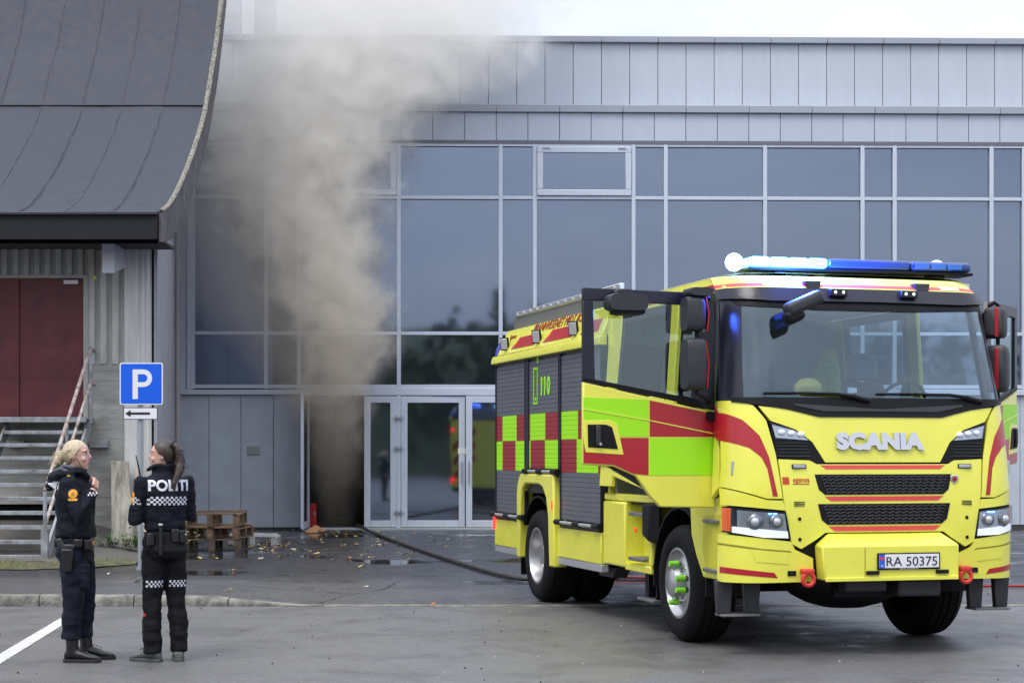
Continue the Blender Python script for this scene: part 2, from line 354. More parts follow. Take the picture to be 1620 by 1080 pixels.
for i in range(2600):
    x_ = random.uniform(-11, -5.5); y_ = random.uniform(24.5 + max(0, x_ + 6.6) * 1.2, 26.4)
    if noise.noise(Vector((x_ * 1.7, y_ * 1.7, 4))) < -.05: continue
    z_ = moss((x_ + 13.6) / 8.15 * .5 + .5, (y_ - 24.4) / 1.9)[2] - .01; h = random.uniform(.03, .09); t = random.uniform(0, 6.28); w = .006
    lx, ly = random.uniform(-.04, .04), random.uniform(-.04, .04)
    mb.add([(x_ - w * math.cos(t), y_ - w * math.sin(t), z_), (x_ + w * math.cos(t), y_ + w * math.sin(t), z_), (x_ + lx, y_ + ly, z_ + h)], [(0, 1, 2)])
tag(mb.build('grass', grass_m, fix=False), 'short mossy grass tufts in front of the steel stairs', 'grass', kind='stuff')

# ------------------------------------------------------------------ hall with the glass front
TH = R(1.3)
hall = tag(empty('hall_building', (0, 38, 0), TH), 'long grey panelled hall with a glass front and smoke at its open door', 'building')
clad = mat('grey cladding', (.52, .56, .625), .48, .1, var=.03, vscale=2.2, rnd=.03, bump=.05, bscale=2, stretch=(2.5, 2.5, .35))
clad2 = mat('fascia cladding', (.50, .545, .635), .48, .1, var=.028, vscale=2.2, rnd=.03, bump=.05, bscale=2, stretch=(2.5, 2.5, .35))
cope = mat('coping metal', (.36, .39, .45), .42, .2, rnd=.03)
alu = mat('aluminium frame', (.58, .63, .72), .4, .25, var=.04, vscale=6)
wpan = mat('lower wall panel', (.50, .545, .62), .45, .1, var=.09, vscale=2.0, rnd=.025, bump=.05, bscale=4)
dark = mat('dark void', (.012, .012, .013), .9)
def pane_mat():
    m = bpy.data.materials.new('coated glass'); m.use_nodes = True; n = m.node_tree.nodes; l = m.node_tree.links; b = n['Principled BSDF']
    b.inputs['Roughness'].default_value = .035; b.inputs['IOR'].default_value = 3.5; b.inputs['Specular Tint'].default_value = (.64, .76, 1, 1)
    t = n.new('ShaderNodeTexCoord'); nz = n.new('ShaderNodeTexNoise'); nz.inputs['Scale'].default_value = .55; nz.inputs['Detail'].default_value = 1.5
    mpn = n.new('ShaderNodeMapping'); oi = n.new('ShaderNodeObjectInfo'); l.new(oi.outputs['Random'], mpn.inputs['Location']); mpn.inputs['Scale'].default_value = (1, 1, .6)
    l.new(t.outputs['Object'], mpn.inputs['Vector']); l.new(mpn.outputs['Vector'], nz.inputs['Vector'])
    bp = n.new('ShaderNodeBump'); bp.inputs['Strength'].default_value = .10; bp.inputs['Distance'].default_value = .05; l.new(nz.outputs['Fac'], bp.inputs['Height']); l.new(bp.outputs['Normal'], b.inputs['Normal'])
    hs = n.new('ShaderNodeHueSaturation'); hs.inputs['Color'].default_value = (.013, .016, .022, 1); mr = n.new('ShaderNodeMapRange'); mr.inputs['To Min'].default_value = .6; mr.inputs['To Max'].default_value = 1.6
    l.new(oi.outputs['Random'], mr.inputs['Value']); l.new(mr.outputs['Result'], hs.inputs['Value']); l.new(hs.outputs['Color'], b.inputs['Base Color'])
    return m
glass_b = pane_mat()
def HB(name, m, x0, x1, y0, y1, z0, z1, bevel=0, parent=None): return MB().box(x0, x1, y0, y1, z0, z1).build(name, m, parent or hall, bevel=bevel)
S0, S1 = -8.9, 21.0
# core so that nothing shows through joints
MB().box(S0, S1, .36, 14, 2.9, 10.4).build('inner_core', dark, hall)
MB().box(S0, -4.36, .12, 14, -.05, 2.9).box(-2.2, S1, .12, 14, -.05, 2.9).build('inner_core', dark, hall)
# inside the open doorway: a dim entrance passage
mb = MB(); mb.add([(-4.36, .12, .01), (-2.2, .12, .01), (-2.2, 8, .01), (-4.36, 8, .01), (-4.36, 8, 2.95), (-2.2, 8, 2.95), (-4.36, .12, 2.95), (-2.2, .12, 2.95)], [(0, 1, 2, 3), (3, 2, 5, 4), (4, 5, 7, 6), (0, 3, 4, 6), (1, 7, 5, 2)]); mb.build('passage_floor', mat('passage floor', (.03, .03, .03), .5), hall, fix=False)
x = .108 - .608 * 15
while x < S1 - .3:   # top wall cladding
    HB('top_panel', clad, x + .006, x + .602, .30, .34, 9.0, 10.445, bevel=.006); x += .608
x = .108 - .608 * 15
while x < S1 - .3:
    HB('roof_coping', cope, x + .003, x + 1.213, .20, .62, 10.445, 10.58, bevel=.01); x += 1.216
x = -.337 - .675 * 12
while x < S1 - .3:
    HB('fascia_panel', clad2, x + .006, x + .669, -.02, .02, 8.29, 8.885, bevel=.006); x += .675
x = -.337 - .675 * 12
while x < S1 - .3:
    HB('fascia_coping', cope, x + .003, x + 1.347, -.09, .42, 8.885, 9.045, bevel=.01); x += 1.35
HB('drip_rail', mat('drip rail', (.16, .17, .19), .5, .3), S0, S1, -.05, .10, 8.215, 8.285)
MB().box(S0, S1, .345, .358, 9.0, 10.44).box(S0, S1, .025, .04, 8.29, 8.88).build('joint_backing', mat('joint backing', (.26, .28, .32), .6), hall)
# curtain wall grid
MX = [-6.779, -5.227, -4.53, -2.409, -.243, .485, 2.592, 3.282, 5.409, 7.501, 8.194, 10.28, 10.98, 13.1, 15.2, 15.9, 18.0, 20.1]
W = .042
TR = [(8.21, .05), (7.08, .045), (4.19, .045), (3.06, .05)]
for i, s_ in enumerate(MX): HB('mullion', alu, s_ - W, s_ + W, -.045, .10, 3.0, 8.215, bevel=.006)
sash = {2: 1, 5: 1, 14: 1}
for r in range(3):
    z1, z0 = TR[r][0] - TR[r][1], TR[r + 1][0] + TR[r + 1][1] * .6
    for i in range(len(MX) - 1):
        a, b = MX[i] + W, MX[i + 1] - W
        if r == 0 and i in sash:
            w_ = empty('window', ((a + b) / 2, -.05, 0), 0, hall); w2 = (b - a) / 2 - .005; zb, zt = z0 + .004, z1 - .004
            MB().box(-w2, w2, -.03, .06, zb, zb + .13).box(-w2, w2, -.03, .06, zt - .13, zt).box(-w2, -w2 + .13, -.03, .06, zb + .13, zt - .13).box(w2 - .13, w2, -.03, .06, zb + .13, zt - .13).build('window_frame', alu, w_, bevel=.012)
            p_ = MB().box(-w2 + .12, w2 - .12, .0, .02, zb + .12, zt - .12).build('pane', glass_b, w_)
            for q in (-w2 + .12, w2 - .28): MB().box(q, q + .16, -.05, -.028, zt - .05, zt - .02).build('hinge', cope, w_)
            continue
        p_ = HB('pane', glass_b, a - .01, b + .01, .045, .065, z0 - .02, z1 + .02)
        p_.rotation_euler = (R(random.uniform(-.06, .06)), 0, 0)
for z_, hh in TR:
    for i in range(len(MX) - 1):
        HB('transom', alu, MX[i] + W, MX[i + 1] - W, -.035, .08, z_ - hh, z_ + hh * .6, bevel=.005)
HB('frame_edge', alu, -6.90, -6.779 - W, -.05, .12, 2.98, 8.215, bevel=.005)
for (za, zb) in ((2.87, 5.40), (5.41, 8.215)): HB('wall_panel', wpan, -8.6, -6.905, -.005, .05, za, zb, bevel=.004)
# lower wall: grey panels and sill at the left, glazed doors, panels at the far right
HB('sill', alu, -7.2, -4.42, -.13, .02, 2.87, 2.98, bevel=.008)
for a, b in ((-8.6, -7.13), (-7.12, -6.437), (-6.437, -5.758), (-5.758, -5.069), (-5.069, -4.46)): HB('wall_panel', wpan, a + .005, b - .005, -.02, .03, .06, 2.865, bevel=.005)
HB('wall_base', mat('wall base', (.05, .05, .05), .8), -8.6, -4.44, -.005, .05, .0, .06)
for i in range(12):
    a = 6.1 + i * 1.2; HB('wall_panel', wpan, a + .005, a + 1.195, -.02, .03, .1, 2.87, bevel=.005)
HB('wall_base', mat('wall base', (.05, .05, .05), .8), 6.1, 20.5, -.005, .05, 0, .1)
HB('sill', alu, 6.1, 20.5, -.1, .02, 2.87, 2.99, bevel=.008)
ib = MB().box(-5.62, -5.36, -.055, -.02, 1.60, 1.78).build('notice_box', mat('notice box', (.33, .35, .36), .6), hall, bevel=.01)
# door posts and head
HB('door_post', alu, -4.455, -4.33, -.05, .12, 0, 2.99, bevel=.006)
HB('door_post', alu, -2.455, -2.365, -.05, .12, .0, 2.86, bevel=.006)
HB('door_head', alu, -4.33, 6.1, -.05, .12, 2.862, 3.02, bevel=.006)
HB('threshold', mat('threshold', (.42, .43, .45), .5, .3), -4.33, 6.1, -.12, .12, .0, .055, bevel=.006)
hinge_m = mat('hinge metal', (.36, .38, .42), .4, .6)
def leaf(a, b, yaw, hinge_side, closed=True, handle=True):
    """glazed leaf between a and b, turning on hinge_side (-1 left, 1 right)"""
    w = b - a; piv = a if hinge_side < 0 else b; sgn = 1 if hinge_side < 0 else -1
    d = empty('door', (piv, -.02, 0), yaw, hall); f = .135; z0, z1 = .065, 2.845
    X = lambda t: sgn * t
    mb = MB(); xs_ = sorted((X(0), X(f))); mb.box(xs_[0], xs_[1], -.03, .03, z0, z1)
    xs_ = sorted((X(w - f), X(w))); mb.box(xs_[0], xs_[1], -.03, .03, z0, z1)
    xs_ = sorted((X(f), X(w - f))); mb.box(xs_[0], xs_[1], -.028, .028, z0, z0 + .14).box(xs_[0], xs_[1], -.028, .028, z1 - .14, z1)
    mb.build('door_frame', alu, d, bevel=.006)
    MB().box(xs_[0] - .005, xs_[1] + .005, -.006, .006, z0 + .13, z1 - .13).build('pane', glass_b, d)
    for zz in (.36, 1.72, 2.36):
        q = sorted((X(-.05), X(.05))); MB().box(q[0], q[1], -.075, -.03, zz, zz + .035).cyl((X(0), -.06, zz - .05), (X(0), -.06, zz + .07), .018, n=8).build('hinge', hinge_m, d)
    if handle:
        hx = X(w - f * .5); MB().tube([(hx, -.03, 1.0), (hx, -.09, 1.0), (hx, -.09, 1.45), (hx, -.03, 1.45)], .012, 8).build('handle', hinge_m, d, smooth=40)
    return d
leaf(-3.145, -2.455, R(0), 1, handle=False)
leaf(-2.36, -1.0, R(1.6), -1)
leaf(-.985, .37, R(1.6), 1)
for a in (.5, 1.9, 3.3, 4.7): leaf(a, a + 1.36, 0, -1)
# the open leaf stands straight out, seen on edge
dl = leaf(-4.33, -3.21, R(-91.5), -1)
MB().box(-1.15, -.86, -.02, .02, 1.62, 1.74).build('label_plate', mat('label plate', (.7, .7, .7), .6), None).parent = hall
# lightning rod on the roof
MB().cyl((-5.9, .5, 9.0), (-5.9, .5, 14), .025, n=8).build('lightning_rod', alu, hall)
MB().box(-6.6, -5.95, 1.2, 1.6, 10.4, 14).box(-5.9 + .25, -5.2, 1.4, 1.8, 10.4, 13).build('roof_plant', clad, hall)

# ------------------------------------------------------------------ building with the sweeping roof
WY = 29.5; k = WY / 2820
PX = lambda p: (p - 810) * k
PZ = lambda y: 1.6 + (719 - y) * k
barn = tag(empty('roofed_building', (0, 0, 0)), 'older building with sweeping black felt roof and red double door', 'building')
VX = -5.58
PROF = [(28.0, 5.41), (28.35, 5.50), (28.7, 5.62), (29.2, 5.85), (29.7, 6.12), (30.3, 6.48), (30.85, 6.84), (31.45, 7.28), (31.98, 7.71), (32.4, 8.20), (32.78, 8.68), (33.1, 9.05), (33.34, 9.39), (33.84, 10.23), (34.4, 11.25), (35.0, 12.4), (35.6, 13.7)]
felt = mat('roofing felt', (.033, .038, .056), .68, var=.28, vscale=5, bump=.35, bscale=120, rnd=.05, rvar=.12, stretch=(1, 1, 1))
seam_m = mat('felt seam', (.085, .086, .10), .6, var=.7, vscale=3.5, dark=(.026, .027, .034))
def prof_at(t):   # t in 0..1 along list
    i = min(int(t), len(PROF) - 2); f = t - i; return lerp(PROF[i][0], PROF[i + 1][0], f), lerp(PROF[i][1], PROF[i + 1][1], f)
NP = len(PROF) - 1
SP = [VX + .06, -6.275, -7.0, -7.72, -8.45, -9.2, -9.95, -10.7, -11.5, -12.3, -13.1]
for i in range(len(SP) - 1):
    for (ta, tb) in ((0, 8.35), (8.33, NP)):
        up = .008 * (i % 2) + (.007 if ta else 0); xa, xb = SP[i] , SP[i + 1] - .06
        def fs(u, v, xa=xa, xb=xb, up=up, ta=ta):
            d_, z_ = prof_at(lerp(ta, tb, v)); w_ = .012 * noise.noise(Vector((u * 3 + i, v * 12, 1)))
            return (lerp(xa, xb, u), d_, z_ + up + w_)
        MB().sheet(fs, [j / 6 for j in range(7)], [j / 24 for j in range(25)]).build('roof_sheet', felt, barn, smooth=60, fix=False)
    if i:   # welded lap, worn pale
        for ta, tb in ((0.1, 8.2), (8.5, NP)):
            pts = []
            for j in range(50):
                d_, z_ = prof_at(lerp(ta, tb, j / 49)); pts.append((SP[i] - .03 + .02 * noise.noise(Vector((j * .3, i, ta))), d_ - .012, z_ + .014))
            MB().tube(pts, [.003 + .008 * abs(noise.noise(Vector((j * .9, i * 3, 7)))) for j in range(50)], 6).build('roof_seam', seam_m, barn, smooth=60)
d_, z_ = prof_at(8.34); MB().tube([(VX + .02 - j * .16, d_ - .012, z_ + .012 + .008 * noise.noise(Vector((j, 0, 0)))) for j in range(48)], .014, 6).build('roof_seam', mat('felt lap', (.024, .026, .036), .7), barn, smooth=60)
# verge: chippings edging on top, boards on its side
chip = mat('stone chippings', (.22, .21, .17), .85, var=.9, vscale=24, bump=1, bscale=50, dark=(.03, .03, .03))
mb = MB()
def vg(u, v):
    d_, z_ = prof_at(v * NP); n_ = .02 * noise.noise(Vector((v * 190, u * 9, 2)))
    return (VX + .02 + u * .085, d_ - .02 + n_, z_ + .012 + .035 * math.sin(math.pi * u) + n_)
mb.sheet(vg, [j / 4 for j in range(5)], [j / 220 for j in range(221)]); mb.build('verge_edging', chip, barn, smooth=60, fix=False)
board_m = mat('verge board', (.105, .10, .105), .7, var=.3, vscale=4, rnd=.15)
t = 0
while t < NP - .5:
    ta, tb = t, t + .46 if t > 1 else t + .9
    (d0, z0), (d1, z1) = prof_at(ta), prof_at(tb); th = lambda q: interp(q, [(0, .47), (2, .55), (6, .6), (20, .7)])
    sh = .30
    MB().hexa([(VX + .03, d0 + .006, z0), (VX + .03, d1 - .006, z1), (VX + .03, d1 - .006 + .0, z1 - th(tb)), (VX + .03, d0 + .006, z0 - th(ta))],
              [(VX + .10, d0 + .006, z0), (VX + .10, d1 - .006, z1), (VX + .10, d1 - .006, z1 - th(tb)), (VX + .10, d0 + .006, z0 - th(ta))]).build('verge_board', board_m, barn)
    t = tb
# closed underside behind the felt
mb = MB(); V_ = []
for (d_, z_) in PROF: V_ += [(VX + .02, d_, z_ - .02), (-13.1, d_, z_ - .02)]
for (d_, z_) in PROF: V_ += [(VX + .02, d_ + .02, z_ - .5), (-13.1, d_ + .02, z_ - .5)]
n_ = len(PROF); F_ = []
for i in range(n_ - 1):
    F_ += [(2 * i, 2 * i + 1, 2 * i + 3, 2 * i + 2), (2 * n_ + 2 * i, 2 * n_ + 2 * i + 2, 2 * n_ + 2 * i + 3, 2 * n_ + 2 * i + 1), (2 * i, 2 * i + 2, 2 * n_ + 2 * i + 2, 2 * n_ + 2 * i)]
mb.add(V_, F_).build('roof_deck', mat('roof deck', (.05, .05, .055), .8), barn)
MB().box(-13.1, VX + .02, 27.93, 27.99, 4.97, 5.36).build('fascia_board', mat('fascia black', (.004, .005, .009), .75, bump=.1, bscale=8), barn, bevel=.008)
MB().box(-13.1, VX + .03, 27.88, 28.02, 5.35, 5.40).build('gutter_edge', mat('gutter edge', (.05, .05, .06), .35, .5), barn, bevel=.01)
MB().box(-13.1, VX + .0, 28.0, WY, 4.99, 5.03).build('soffit', mat('soffit', (.05, .05, .05), .8), barn)
# profiled sheet wall: each sheet has real ribs
sheetm = mat('profiled sheet', (.50, .505, .475), .55, .0, var=.14, vscale=3, rnd=.05, stretch=(3, 3, .5), dark=(.42, .42, .39))
cornerm = mat('corner sheet', (.66, .66, .635), .55, .0, var=.14, vscale=2.5, rnd=.04, stretch=(4, 4, .35), dark=(.54, .53, .50))
def ribbed(x0, x1, z0, z1, m, pitch=.178, dep=.075, frac=.42, name='profiled_sheet'):
    pts = []; x_ = x0; n_ = max(1, round((x1 - x0) / pitch)); p_ = (x1 - x0) / n_
    for i in range(n_):
        b_ = x0 + i * p_; pts += [(b_, 0), (b_ + p_ * (1 - frac) - .02, 0), (b_ + p_ * (1 - frac), dep), (b_ + p_ - .02, dep)]
    pts.append((x1, 0))
    mb = MB(); mb.sheet(lambda u, v: (pts[u][0], WY - .06 + pts[u][1], lerp(z0, z1, v)), list(range(len(pts))), [0, .5, 1]); return mb.build(name, m, barn, fix=False)
DXR, DXM, DXL = PX(134), PX(33), PX(-68); DZ0, DZ1 = PZ(660), PZ(441)
ribbed(PX(141), PX(198) , PZ(576), 5.0, sheetm)
for a, b in ((-13.1, -11.3), (-11.3, DXL - .08)): ribbed(a, b, PZ(576), 5.0, sheetm)
for a, b in ((DXL - .08, DXM - .3), (DXM - .3, PX(141))): ribbed(a, b, DZ1 + .06, 5.0, sheetm)
# corner post of folded sheet
ribbed(PX(198), PX(224), .15, 5.0, cornerm, pitch=.27, dep=.02, frac=.2, name='corner_sheet')
ribbed(PX(224), PX(250), .15, 5.0, cornerm, pitch=.10, dep=.018, frac=.4, name='corner_sheet')
sidew = mat('side wall', (.34, .35, .39), .7, var=.12, vscale=2)
cx0 = PX(250)
for i in range(4):
    u0, u1 = i / 4, (i + 1) / 4; P = lambda u: (lerp(cx0, -7.15, u), lerp(WY - .06, 38.0, u))
    a, b = P(u0), P(u1 - .003); zt = 6.0 + 1.2 * i
    MB().hexa([(a[0], a[1], 0), (b[0], b[1], 0), (b[0] - .1, b[1], 0), (a[0] - .1, a[1], 0)], [(a[0], a[1], zt - .6), (b[0], b[1], zt), (b[0] - .1, b[1], zt), (a[0] - .1, a[1], zt - .6)]).build('side_panel', sidew, barn)
MB().cyl((-6.98, 37.2, 0), (-6.98, 37.2, 7.4), .06, n=12).build('downpipe', mat('downpipe', (.36, .36, .38), .5), barn, smooth=40)
# concrete base
def concrete_mat():
    m = mat('board-marked concrete', (.37, .365, .34), .85, var=.22, vscale=2.2, bump=.5, bscale=18, stretch=(.6, 1, 2.2), dark=(.26, .255, .235))
    return m
conc = concrete_mat()
x_ = -13.1
for a, b, zt in ((-13.1, -10.2, PZ(576)), (-10.2, DXL - .06, PZ(576)), (DXL - .06, DXM, DZ0 - .03), (DXM, PX(141), DZ0 - .03), (PX(141), PX(200), PZ(576))):
    zb = PZ(797) if b < PX(150) else .1
    # board marks: courses of slightly different depth
    z_ = zb
    while z_ < zt - .02:
        h_ = min(.16, zt - z_); dy = random.uniform(0, .008)
        MB().box(a, b, WY - .03 - dy, WY + .3, z_ + .001, z_ + h_ - .001).build('concrete_course', conc, barn); z_ += h_
MB().box(-13.1, PX(150), WY + .3, WY + .5, 0, 3).build('void_back', dark, barn)
MB().box(-13.1, -7.3, WY + .32, WY + 5, 3.0, 4.98).build('inner_core', dark, barn)
# red double door
redd = mat('red door paint', (.115, .018, .020), .5, var=.35, vscale=2.4, bump=.08, bscale=9, dark=(.075, .013, .020), rnd=.04)
for a, b in ((DXL, DXM), (DXM, DXR)):
    d = empty('door', (a, WY - .07, DZ0), 0, barn)
    MB().box(.006, b - a - .006, 0, .05, .01, DZ1 - DZ0).build('door_leaf', redd, d, bevel=.005)
    MB().box(b - a - .32 if a > DXL else .1, b - a - .08 if a > DXL else .34, -.06, .0, DZ1 - DZ0 - .10, DZ1 - DZ0 - .03).build('door_closer', mat('closer', (.5, .5, .5), .4, .5), d, bevel=.006)
frm = mat('door frame paint', (.40, .40, .36), .5, var=.1)
MB().box(DXR, DXR + .075, WY - .10, WY + .02, DZ0 - .5, DZ1 + .06).box(DXL - .075, DXL, WY - .10, WY + .02, DZ0, DZ1 + .06).box(DXL, DXR, WY - .10, WY + .02, DZ1 + .002, DZ1 + .06).build('door_frame', frm, barn, bevel=.005)
MB().hexa([(-6.582, 28.6, 4.51), (-6.379, 28.6, 4.51), (-6.379, WY - .02, 4.70), (-6.582, WY - .02, 4.70)], [(-6.582, 28.6, 4.985), (-6.379, 28.6, 4.985), (-6.379, WY - .02, 4.985), (-6.582, WY - .02, 4.985)]).build('lamp_housing', mat('lamp housing', (.60, .62, .68), .45), barn, bevel=.006)
MB().box(PX(149), PX(154), WY - .075, WY - .06, PZ(443), PZ(437)).build('sticker', mat('yellow sticker', (.75, .8, .05), .5), barn)

# ------------------------------------------------------------------ steel stairs
stair = tag(empty('steel_stairs', (-7.6, 27.9, 0)), 'galvanised steel stairs with rusty handrail up to the red door', 'stairs')
galv = mat('galvanised steel', (.36, .39, .43), .45, .55, var=.25, vscale=5, bump=.1, bscale=30, dark=(.20, .19, .18))
rust = mat('worn white rail', (.46, .44, .43), .6, .2, var=.3, vscale=8, dark=(.20, .10, .07))
def SB(name, m, mb, **k):
    o = mb.build(name, m, None, **k); o.parent = stair; o.matrix_parent_inverse = Matrix.Translation((7.6, -27.9, 0)); return o
NS = 10; XR, XL = -6.95, -8.22
for i in range(NS + 1):
    z_ = lerp(DZ0 - .02, .115, i / NS); y_ = lerp(29.25, 26.45, i / NS)
    if i: SB('tread', galv, MB().box(XL, XR, y_ - .13, y_ + .13, z_ - .035, z_).box(XL, XR, y_ - .14, y_ - .128, z_ - .055, z_ + .002), bevel=.003)
SB('landing', galv, MB().box(XL - 1.2, XR + .05, 28.9, WY - .08, DZ0 - .05, DZ0 - .01).box(XL - 1.2, XR + .05, 28.87, 28.9, DZ0 - .09, DZ0 - .005), bevel=.003)
for x_ in (XL - .03, XR + .03): SB('stringer', galv, MB().bar((x_, 29.2, DZ0 - .12), (x_, 26.40, .03), .04, .2))
for x_ in (XL - .05, XR + .05): SB('bracket', galv, MB().box(x_ - .04, x_ + .25, 29.3, WY - .05, DZ0 - .5, DZ0 - .38), bevel=.004)
for x_, nm in ((XR + .06, 1), (XL - .06, 0)):
    t0, t1 = Vector((x_, 29.15, DZ0 + 1.13)), Vector((x_, 26.3, 1.06)); m0, m1 = Vector((x_, 29.15, DZ0 + .56)), Vector((x_, 26.3, .56))
    if not nm: continue
    SB('handrail', rust, MB().tube([Vector((x_, WY - .08, DZ0 + 1.09)), t0, t1], .03, 10), smooth=40)
    SB('middle_rail', rust, MB().tube([Vector((x_, WY - .08, DZ0 + .54)), m0, m1], .026, 10), smooth=40)
    SB('post', galv, MB().cyl((x_, 29.15, DZ0 - .1), t0, .028, n=10), smooth=40)
    SB('post', galv, MB().cyl((x_, 26.3, .02), t1, .03, n=10).box(x_ - .05, x_ + .05, 26.25, 26.35, .0, .5), smooth=40)
    SB('post', galv, MB().cyl((x_, 27.6, .9), t0.lerp(t1, .545), .026, n=10), smooth=40)

# ------------------------------------------------------------------ leaning slab, board, pallets
def leaning(name, label, cat, x0, x1, tx0, tx1, yb, yt, zt, th, m, lean):
    o = MB().hexa([(x0, yb, .02), (x1, yb, .02), (x1, yb + th, .0), (x0, yb + th, .0)], [(tx0, yt, zt), (tx1, yt, zt - .02), (tx1, yt + th, zt - .02), (tx0, yt + th, zt)]).build(name, m, bevel=.015)
    return tag(o, label, cat)
leaning('concrete_slab', 'long pale grey slab leaning on the concrete wall behind the officers', 'slab', -6.42, -6.06, -6.58, -6.30, 28.55, 29.22, 1.50, .1, mat('old slab', (.34, .325, .28), .85, var=.35, vscale=3, bump=.7, bscale=14, stretch=(5, 2, .6), dark=(.17, .15, .12)), 1)
leaning('wooden_board', 'narrow pinkish wooden board leaning beside the grey slab', 'board', -6.02, -5.86, -6.20, -6.05, 28.7, 29.28, 1.38, .04, mat('pink board', (.50, .38, .31), .8, var=.2, vscale=4, stretch=(4, 4, .5)), 1)
woods = [mat('pallet wood brown', (.12, .075, .045), .85, var=.45, vscale=6, bump=.5, bscale=25, stretch=(1, 4, 4), rnd=.3), mat('pallet wood dark', (.075, .052, .038), .85, var=.45, vscale=6, bump=.5, bscale=25, stretch=(1, 4, 4), rnd=.3),
         mat('pallet wood grey', (.33, .33, .33), .85, var=.3, vscale=6, bump=.4, bscale=25, rnd=.15)]
def pallet(label, loc, rz, wood, hb=.10, w=.8, l_=1.2, tilt=(0, 0), broken=0):
    p = tag(empty('pallet', loc, rz), label, 'pallet'); p.rotation_euler = (R(tilt[0]), R(tilt[1]), rz)
    for i in range(5):
        if broken and i in (1, 3): continue
        y_ = -l_ / 2 + .06 + i * (l_ - .12) / 4 + random.uniform(-.01, .01); e0, e1 = random.uniform(-.03, .02), random.uniform(-.05, .02); sk = random.uniform(-.02, .02); MB().hexa([(-w / 2 + e0, y_ - .055 - sk, hb + .066), (w / 2 + e1, y_ - .055 + sk, hb + .066), (w / 2 + e1 - .02, y_ + .055 + sk, hb + .066), (-w / 2 + e0 + .03, y_ + .055 - sk, hb + .066)], [(-w / 2 + e0, y_ - .055 - sk, hb + .09), (w / 2 + e1, y_ - .055 + sk, hb + .088), (w / 2 + e1 - .02, y_ + .055 + sk, hb + .088), (-w / 2 + e0 + .03, y_ + .055 - sk, hb + .09)]).build('top_board', wood, p, bevel=.004)
    for i in range(3):
        x_ = -w / 2 + .05 + i * (w - .1) / 2
        MB().box(x_ - .05, x_ + .05, -l_ / 2, l_ / 2, hb + .043, hb + .065).build('stringer_board', wood, p, bevel=.004)
        MB().box(x_ - .05, x_ + .05, -l_ / 2, l_ / 2, 0, .022).build('bottom_board', wood, p, bevel=.004)
        for j in range(3):
            y_ = -l_ / 2 + .07 + j * (l_ - .14) / 2; MB().box(x_ - .05, x_ + .05, y_ - .07, y_ + .07, .023, hb + .042).build('block', wood, p, bevel=.006)
    return p
G = 'pallets by the grey wall'
for i, (lb, dx, dy, rz, w_, hb) in enumerate((('dark wooden pallet at the bottom of the stack behind the ponytailed officer', 0, 0, 3, 1, .12), ('brown wooden pallet in the middle of the stack of three', .03, .05, -4, 0, .11), ('brown wooden pallet on top of the stack by the grey wall', -.02, .02, 2, 0, .13))):
    pallet(lb, (-4.95 + dx, 29.8 + dy, .008 + [0, .212, .418][i]), R(rz), woods[w_], hb, w=.95, broken=i == 2, tilt=((0, 0), (0, .6), (.8, -1.2))[i])['group'] = G
pallet('weathered grey pallet lying flat right of the pallet stack', (-4.62, 32.0, .008), R(4), woods[2], .08, w=.85, tilt=(0, 2))['group'] = G

# ------------------------------------------------------------------ parking sign
sg = tag(empty('parking_sign', (-5.105, 24.5, 0)), 'blue square parking sign with an arrow plate on a steel post', 'sign')
MB().cyl((0, 0, .0), (0, 0, 2.84), .038, n=16).cyl((0, 0, 0), (0, 0, .06), .06, n=16).build('post', mat('sign post', (.40, .43, .46), .4, .6, var=.1), sg, smooth=40)
def rrect(w, h, r, n=6): return arc(w - r, h - r, r, 0, 90, n) + arc(-w + r, h - r, r, 90, 180, n) + arc(-w + r, -h + r, r, 180, 270, n) + arc(w - r, -h + r, r, 270, 360, n)
white = mat('sign white', (.78, .79, .82), .45)
def plate(name, polyg, z, x, y0, y1, m, par=None): return MB().prism([(a + x, b + z) for a, b in polyg], 'y', y0, y1).build(name, m, par or sg)
bs = plate('sign_plate', rrect(.296, .288, .03), 2.573, .022, -.062, -.052, white)
plate('blue_field', rrect(.280, .272, .02), 2.573, .022, -.0645, -.0622, mat('sign blue', (.0, .105, .72), .4), bs)
po = [(-.065 - .03 + .0, -.185)]
outer = [(-.115, -.20), (-.045, -.20), (-.045, -.045), (.02, -.045)] + arc(.025, .075, .12, -90, 90, 14) + [(-.115, .195)]
inner = [(-.045, .025), (.02, .025)] + arc(.022, .075, .05, -90, 90, 10) + [(-.045, .125)]
# letter P from a bowl strip and a stem
mb = MB(); n_ = 14
o_ = [(-.045, -.045)] + arc(.03, .075, .12, -90, 90, n_) + [(-.045, .195)]; i_ = [(-.045, .02)] + arc(.03, .075, .055, -90, 90, n_) + [(-.045, .13)]
V_ = [(a + .022, -.067, b + 2.573) for a, b in o_] + [(a + .022, -.067, b + 2.573) for a, b in i_] + [(a + .022, -.064, b + 2.573) for a, b in o_] + [(a + .022, -.064, b + 2.573) for a, b in i_]; q = len(o_)
mb.add(V_, [(j, j + 1, q + j + 1, q + j) for j in range(q - 1)] + [(2 * q + j, 3 * q + j, 3 * q + j + 1, 2 * q + j + 1) for j in range(q - 1)] + [(j, 2 * q + j, 2 * q + j + 1, j + 1) for j in range(q - 1)] + [(q + j, q + j + 1, 3 * q + j + 1, 3 * q + j) for j in range(q - 1)])
mb.box(-.118 + .022, -.0452 + .022, -.067, -.064, 2.573 - .21, 2.573 + .195); mb.build('letter', white, bs)
ap = plate('arrow_plate', rrect(.235, .083, .008), 2.165, .012, -.062, -.054, mat('sign black', (.012, .012, .013), .5))
plate('white_field', rrect(.225, .073, .005), 2.165, .012, -.0645, -.0622, white, ap)
